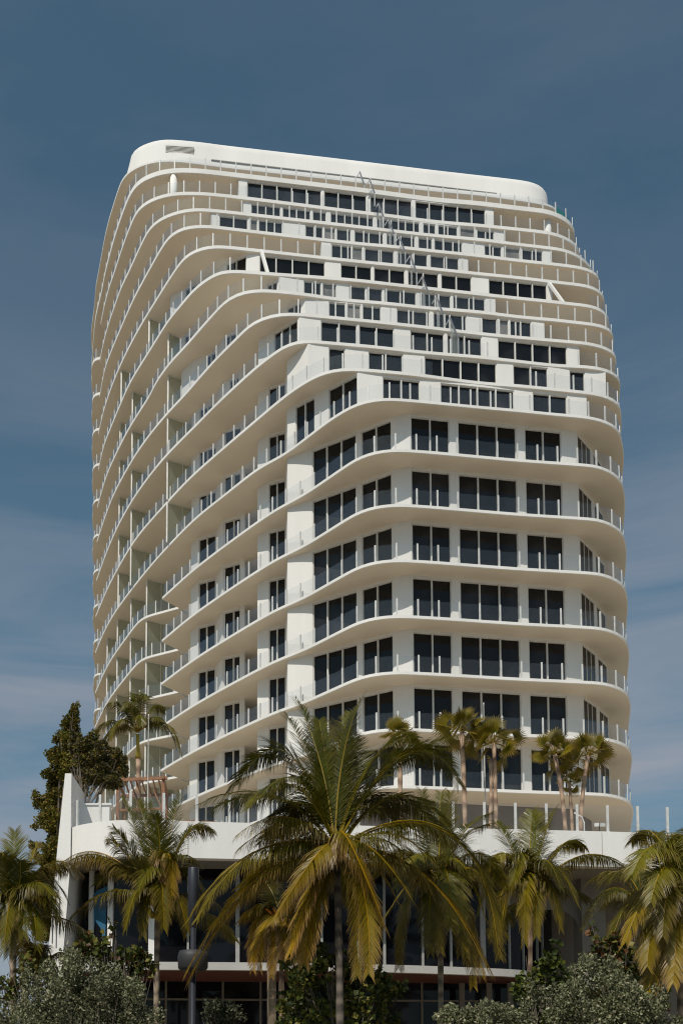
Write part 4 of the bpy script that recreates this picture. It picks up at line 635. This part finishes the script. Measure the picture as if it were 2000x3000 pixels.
shrub('silver_buttonwood','small grey-green buttonwood bush before the dark shopfront, left of the wooden post','bush',(-1.7,33,GZ),[blob(-1.95,33,2.5,(.42,.5,.55)),blob(-1.4,33,2.4,(.4,.5,.5)),blob(-1.7,33,1.5,(.75,.7,.9)),blob(-1.7,33,.2,(.8,.8,1.4))],5500,.10,[(.09,.10,.055),(.13,.135,.08),(.06,.07,.035)],M['silver'],24,None,6,lump=9)
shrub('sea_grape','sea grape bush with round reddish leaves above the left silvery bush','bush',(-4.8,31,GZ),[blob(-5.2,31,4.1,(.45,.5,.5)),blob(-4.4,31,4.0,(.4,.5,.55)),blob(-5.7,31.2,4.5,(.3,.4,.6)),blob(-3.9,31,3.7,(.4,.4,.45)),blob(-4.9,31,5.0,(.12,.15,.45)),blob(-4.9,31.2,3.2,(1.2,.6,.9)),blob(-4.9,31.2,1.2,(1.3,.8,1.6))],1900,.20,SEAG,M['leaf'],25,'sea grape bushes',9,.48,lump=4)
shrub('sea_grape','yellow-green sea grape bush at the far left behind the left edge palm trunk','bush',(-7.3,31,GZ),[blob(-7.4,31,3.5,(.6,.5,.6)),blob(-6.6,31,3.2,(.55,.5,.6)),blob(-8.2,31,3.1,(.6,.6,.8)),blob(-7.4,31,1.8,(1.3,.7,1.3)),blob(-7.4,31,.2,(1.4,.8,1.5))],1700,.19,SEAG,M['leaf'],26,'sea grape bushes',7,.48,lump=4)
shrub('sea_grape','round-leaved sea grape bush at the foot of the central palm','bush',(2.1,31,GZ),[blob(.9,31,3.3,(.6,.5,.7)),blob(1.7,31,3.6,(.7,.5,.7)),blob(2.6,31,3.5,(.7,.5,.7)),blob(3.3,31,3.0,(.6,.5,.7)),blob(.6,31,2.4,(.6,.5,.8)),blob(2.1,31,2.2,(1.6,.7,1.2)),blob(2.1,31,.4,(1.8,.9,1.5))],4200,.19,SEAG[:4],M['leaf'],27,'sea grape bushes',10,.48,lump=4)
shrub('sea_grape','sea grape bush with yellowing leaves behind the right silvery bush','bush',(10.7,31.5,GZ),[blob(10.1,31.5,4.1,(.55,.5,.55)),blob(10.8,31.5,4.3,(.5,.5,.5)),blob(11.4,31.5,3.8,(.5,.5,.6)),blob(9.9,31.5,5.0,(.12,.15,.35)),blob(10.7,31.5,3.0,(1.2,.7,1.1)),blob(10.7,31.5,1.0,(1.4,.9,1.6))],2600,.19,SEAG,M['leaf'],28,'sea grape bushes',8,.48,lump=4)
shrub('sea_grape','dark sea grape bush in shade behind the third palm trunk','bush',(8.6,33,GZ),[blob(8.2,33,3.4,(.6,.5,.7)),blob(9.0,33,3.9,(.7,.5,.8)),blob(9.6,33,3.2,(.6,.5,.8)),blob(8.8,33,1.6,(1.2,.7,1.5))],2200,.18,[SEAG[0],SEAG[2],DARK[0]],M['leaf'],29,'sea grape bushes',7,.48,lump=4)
cl=[]; rr_=random.Random(5)
for z,x,w in((19.0,-10.05,.25),(18.3,-10.1,.5),(17.5,-10.15,.75),(16.7,-10.3,.95),(15.9,-10.5,1.1),(15.1,-10.7,1.2),(14.3,-10.8,1.15),(13.5,-10.9,1.1),(12.7,-10.95,1.05),(11.9,-11.0,1.0),(11.0,-11.1,.95),(10.0,-11.1,.95),(9.0,-11.1,.9),(8,-11.1,.9)):
    for _ in range(3): cl.append(blob(x+rr_.uniform(-.45,.45)*w,50.5+rr_.uniform(-.5,.5),z+rr_.uniform(-.3,.3),(w*rr_.uniform(.5,.8),w*.7,.62)))
cl+=[blob(-9.55,50.4,17.2,(.55,.5,.7)),blob(-9.3,50.4,16.3,(.7,.5,.8)),blob(-9.6,50.3,15.3,(.8,.5,.8)),blob(-11.6,50.4,14.5,(.5,.5,.6)),blob(-11.9,50.4,12.2,(.35,.4,.3)),blob(-9.0,50.4,17.9,(.35,.4,.5))]
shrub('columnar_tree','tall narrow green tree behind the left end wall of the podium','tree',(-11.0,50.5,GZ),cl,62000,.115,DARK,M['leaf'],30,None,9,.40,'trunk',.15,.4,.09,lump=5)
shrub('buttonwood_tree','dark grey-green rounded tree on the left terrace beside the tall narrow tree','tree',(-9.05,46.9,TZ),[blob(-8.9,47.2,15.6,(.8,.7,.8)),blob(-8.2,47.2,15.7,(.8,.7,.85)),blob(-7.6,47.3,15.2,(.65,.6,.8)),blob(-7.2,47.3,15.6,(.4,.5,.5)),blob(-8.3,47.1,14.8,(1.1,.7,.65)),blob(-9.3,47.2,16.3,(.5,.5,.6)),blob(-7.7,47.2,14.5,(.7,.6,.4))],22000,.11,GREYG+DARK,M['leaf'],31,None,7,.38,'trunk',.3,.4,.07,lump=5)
# ---------------------------------------------------------------- street furniture and terrace things
th=thing('street_lamp','dark blue pole lamp with a thick cylindrical head, right of the left front palm','street lamp',(-2.44,31,GZ))
mb=MB(); mb.lathe((-2.44,31,GZ),[(.16,0),(.16,.3),(.10,.34),(.085,7.0)],16); mb.build('pole',M['pole'],th,True)
mb=MB(); mb.lathe((-2.44,31,5.37),[(.09,-.35),(.12,-.3),(.12,-.05),(.165,0),(.168,1.46),(.15,1.5),(.0,1.51)],20); mb.build('lamp_head',M['pole'],th,True)
mb=MB(); mb.lathe((-2.44,31,3.67),[(.09,0),(.38,.02),(.455,.1),(.465,.45),(.42,.62),(.11,.67)],20); mb.build('collar',M['dark'],th,True)
th=thing('wooden_post','tall square tan wooden post left of the central palm','post',(-.05,33.6,GZ))
mb=MB(); mb.box((-.05,33.6,2.2),(.235,.235,7.6),0,.25); mb.build('shaft',M['postwood'],th)
mb=MB(); mb.box((-.05,33.6,6.02),(.27,.27,.04),0,.25); mb.build('cap',M['postwood'],th)
# pergola
th=thing('pergola','orange timber pergola frame on the left terrace behind the glass railing','pergola',(-6.4,50,TZ))
for x,y in((-5.4,49.4),(-7.7,49.9),(-5.5,52.2),(-7.8,52.6)):
    mb=MB(); mb.box((x,y,(TZ+15.35)/2),(.15,.15,15.35-TZ)); mb.build('post',M['timber'],th)
for a,b in(((-5.2,49.38,15.42),(-7.95,49.93,15.48)),((-5.3,52.2,15.42),(-8.0,52.65,15.48)),((-5.4,49.2,15.42),(-5.5,52.5,15.42)),((-7.7,49.7,15.47),(-7.8,52.9,15.47))):
    mb=MB(); mb.bar(a,b,.11,.15); mb.build('beam',M['timber'],th)
mb=MB()
for i in range(9):
    k=i/8; mb.bar((-5.4-2.3*k,49.4+.5*k,15.58),(-5.5-2.3*k,52.4+.4*k,15.58),.06,.10)
mb.build('roof_slat',M['timber'],th)
mb=MB(); mb.bar((-5.5,49.5,14.0),(-5.9,49.5,14.9),.06); mb.bar((-5.5,49.45,13.9),(-7.6,49.9,13.95),.07,.12); mb.build('brace',M['timber'],th)
# timber terrace chairs
def chair(x,y,rz,label):
    th=thing('terrace_chair',label,'chair',(x,y,TZ-.12),'timber chairs on the left terrace'); th.rotation_euler[2]=rz
    def part(nm,boxes,m):
        mb=MB()
        for c,d in boxes: mb.box(c,d)
        o=mb.build(nm,m); o.parent=th; return o
    for sx in(-1,1):
        for sy in(-1,1): part('leg',[((.3*sx,.28*sy,.32 if sy<0 else .48),(.06,.06,.64 if sy<0 else .96))],M['timber'])
        part('armrest',[((.3*sx,0,.665),(.08,.66,.05))],M['timber'])
    part('seat',[((0,-.2+.1*i,.43),(.54,.085,.03)) for i in range(5)],M['timber'])
    part('backrest',[((0,.28,.6+.085*i),(.54,.03,.06)) for i in range(5)],M['timber'])
    part('cushion',[((0,-.02,.49),(.52,.5,.09))],M['cushion'])
chair(-4.7,45.6,.4,'timber chair nearest the pergola, partly behind the left front palm')
chair(-3.75,45.5,-.3,'timber chair in the middle of the row behind the glass railing')
chair(-2.85,45.7,.2,'timber chair at the right of the row, beside the central palm fronds')
th=thing('terrace_table','low timber table between the terrace chairs','table',(-4.2,46.6,TZ-.12))
mb=MB(); mb.box((-4.2,46.6,TZ+.6),(1.0,.8,.05)); mb.build('tabletop',M['timber'],th)
for sx in(-1,1):
    for sy in(-1,1): mb=MB(); mb.box((-4.2+.42*sx,46.6+.32*sy,TZ+.23),(.07,.07,.69)); mb.build('leg',M['timber'],th)
th=thing('planter_box','white planter box behind the glass railing beside the end wall','planter',(-8.2,45.9,TZ-.12))
mb=MB(); mb.box((-8.15,45.8,TZ+.72),(1.5,.5,1.5)); mb.build('box',M['band'],th)
mb=MB(); mb.box((-8.15,45.8,TZ+1.51),(1.7,.62,.08)); mb.build('coping',M['band'],th)
for x,y,z,lab in((-6.16,49.5,18.7,'thin white flagpole beside the feather palm on the left terrace'),(10.49,49.8,19.4,'thin white flagpole between the terrace thatch palms')):
    mb=MB(); mb.lathe((x,y,TZ-.12),[(.05,0),(.035,1),(.022,z-TZ),(.03,z-TZ+.02),(.03,z-TZ+.1),(0,z-TZ+.12)],8); tag(mb.build('flagpole',M['frame'],None,True),lab,'flagpole')
for x,y,lab in((11.5,46.2,'curved white pool handrail left of the yellow-green thatch palm'),(13.8,46.2,'curved white pool handrail right of the leaning palm trunks')):
    mb=MB(); mb.tube([(x,y,TZ+1.3),(x+.35,y,TZ+1.1),(x+.45,y,TZ+.85),(x+.45,y,TZ-.12)],.035,8); tag(mb.build('pool_handrail',M['frame'],None,True),lab,'handrail','pool handrails')
th=thing('terrace_light','small dark twin-headed floodlight on the right of the terrace','light',(15.2,47,TZ-.12))
mb=MB(); mb.lathe((15.2,47,TZ-.12),[(.12,0),(.12,.04),(.03,.06),(.03,1.0)],8); mb.build('stand',M['dark'],th)
for s in(-1,1): mb=MB(); mb.box((15.2+.14*s,46.95,TZ+.93),(.2,.12,.16),0,.3*s); mb.build('lamp',M['post'],th)
# ---------------------------------------------------------------- light, sky, camera
AZ=R(26.6); EL=R(51)
sd=Vector((-math.sin(AZ)*math.cos(EL),-math.cos(AZ)*math.cos(EL),math.sin(EL)))
L=bpy.data.lights.new('sun','SUN'); L.energy=SUN_E; L.angle=R(.53); L.color=(1,.935,.845)
lo=bpy.data.objects.new('sun',L); C.objects.link(lo); lo.rotation_euler=(-sd).to_track_quat('-Z','Y').to_euler(); lo.location=(-40,-60,120)
w=bpy.data.worlds.new('World'); SC.world=w; w.use_nodes=True; nt=w.node_tree; bg=nt.nodes['Background']
sky=N(nt,'ShaderNodeTexSky',sky_type='NISHITA'); sky.sun_disc=False; sky.sun_elevation=EL; sky.sun_rotation=math.atan2(sd.x,sd.y); sky.altitude=0; sky.air_density=1.0; sky.dust_density=1.3; sky.ozone_density=2.0
hs=N(nt,'ShaderNodeHueSaturation'); hs.inputs['Saturation'].default_value=SKY_SAT; hs.inputs['Value'].default_value=SKY_VAL; nt.links.new(sky.outputs[0],hs.inputs['Color'])
tint=N(nt,'ShaderNodeMix',data_type='RGBA',blend_type='MULTIPLY'); tint.inputs[0].default_value=1; nt.links.new(hs.outputs[0],tint.inputs[6]); tint.inputs[7].default_value=(*SKY_TINT,1)
tc=N(nt,'ShaderNodeTexCoord'); mp=N(nt,'ShaderNodeMapping'); mp.inputs['Scale'].default_value=(1.3,1.0,5.2); mp.inputs['Rotation'].default_value=(0,.35,.2); nt.links.new(tc.outputs['Generated'],mp.inputs[0])
n1=N(nt,'ShaderNodeTexNoise'); n1.inputs['Scale'].default_value=2.1; n1.inputs['Detail'].default_value=7; n1.inputs['Roughness'].default_value=.58; n1.inputs['Distortion'].default_value=.5; nt.links.new(mp.outputs[0],n1.inputs['Vector'])
sp=N(nt,'ShaderNodeSeparateXYZ'); nt.links.new(tc.outputs['Generated'],sp.inputs[0])
mr=N(nt,'ShaderNodeMapRange'); mr.inputs[1].default_value=.22; mr.inputs[2].default_value=.62; mr.inputs[3].default_value=1; mr.inputs[4].default_value=.10; nt.links.new(sp.outputs[2],mr.inputs[0])
cr1=ramp(nt,n1.outputs['Fac'],[(.40,(0,0,0)),(.68,(1,1,1))])
fm=N(nt,'ShaderNodeMath',operation='MULTIPLY'); nt.links.new(cr1,fm.inputs[0]); nt.links.new(mr.outputs[0],fm.inputs[1])
fm2=N(nt,'ShaderNodeMath',operation='MULTIPLY'); fm2.inputs[1].default_value=.92; nt.links.new(fm.outputs[0],fm2.inputs[0])
hz=N(nt,'ShaderNodeMix',data_type='RGBA'); hf=N(nt,'ShaderNodeMath',operation='MULTIPLY'); hf.inputs[1].default_value=.5; nt.links.new(mr.outputs[0],hf.inputs[0]); nt.links.new(hf.outputs[0],hz.inputs[0]); nt.links.new(tint.outputs[2],hz.inputs[6]); hz.inputs[7].default_value=(1.95,3.1,4.3,1)
mx=N(nt,'ShaderNodeMix',data_type='RGBA'); nt.links.new(fm2.outputs[0],mx.inputs[0]); nt.links.new(hz.outputs[2],mx.inputs[6]); mx.inputs[7].default_value=(*CLOUD,1)
nt.links.new(mx.outputs[2],bg.inputs[0]); bg.inputs[1].default_value=SKY_STR
cam=bpy.data.cameras.new('camera'); co=bpy.data.objects.new('camera',cam); C.objects.link(co); SC.camera=co
cam.sensor_fit='VERTICAL'; cam.sensor_height=36; cam.sensor_width=24; cam.lens=36.0; cam.clip_start=.5; cam.clip_end=6000
pitch=math.atan(3000/40000); yh=3200-3000*math.tan(pitch)
cam.shift_x=200/3000; cam.shift_y=(yh-1500)/3000
co.location=(0,0,0); co.rotation_euler=(PI/2+pitch,0,0)
SC.view_settings.view_transform='Standard'; SC.view_settings.look='None'; SC.view_settings.exposure=0; SC.view_settings.gamma=1
SC.render.engine='CYCLES'; cy=SC.cycles; cy.filter_width=1.15; cy.use_denoising=DENO; cy.sample_clamp_indirect=2.0; cy.max_bounces=8; cy.diffuse_bounces=4; cy.glossy_bounces=3; cy.transparent_max_bounces=24; cy.transmission_bounces=4
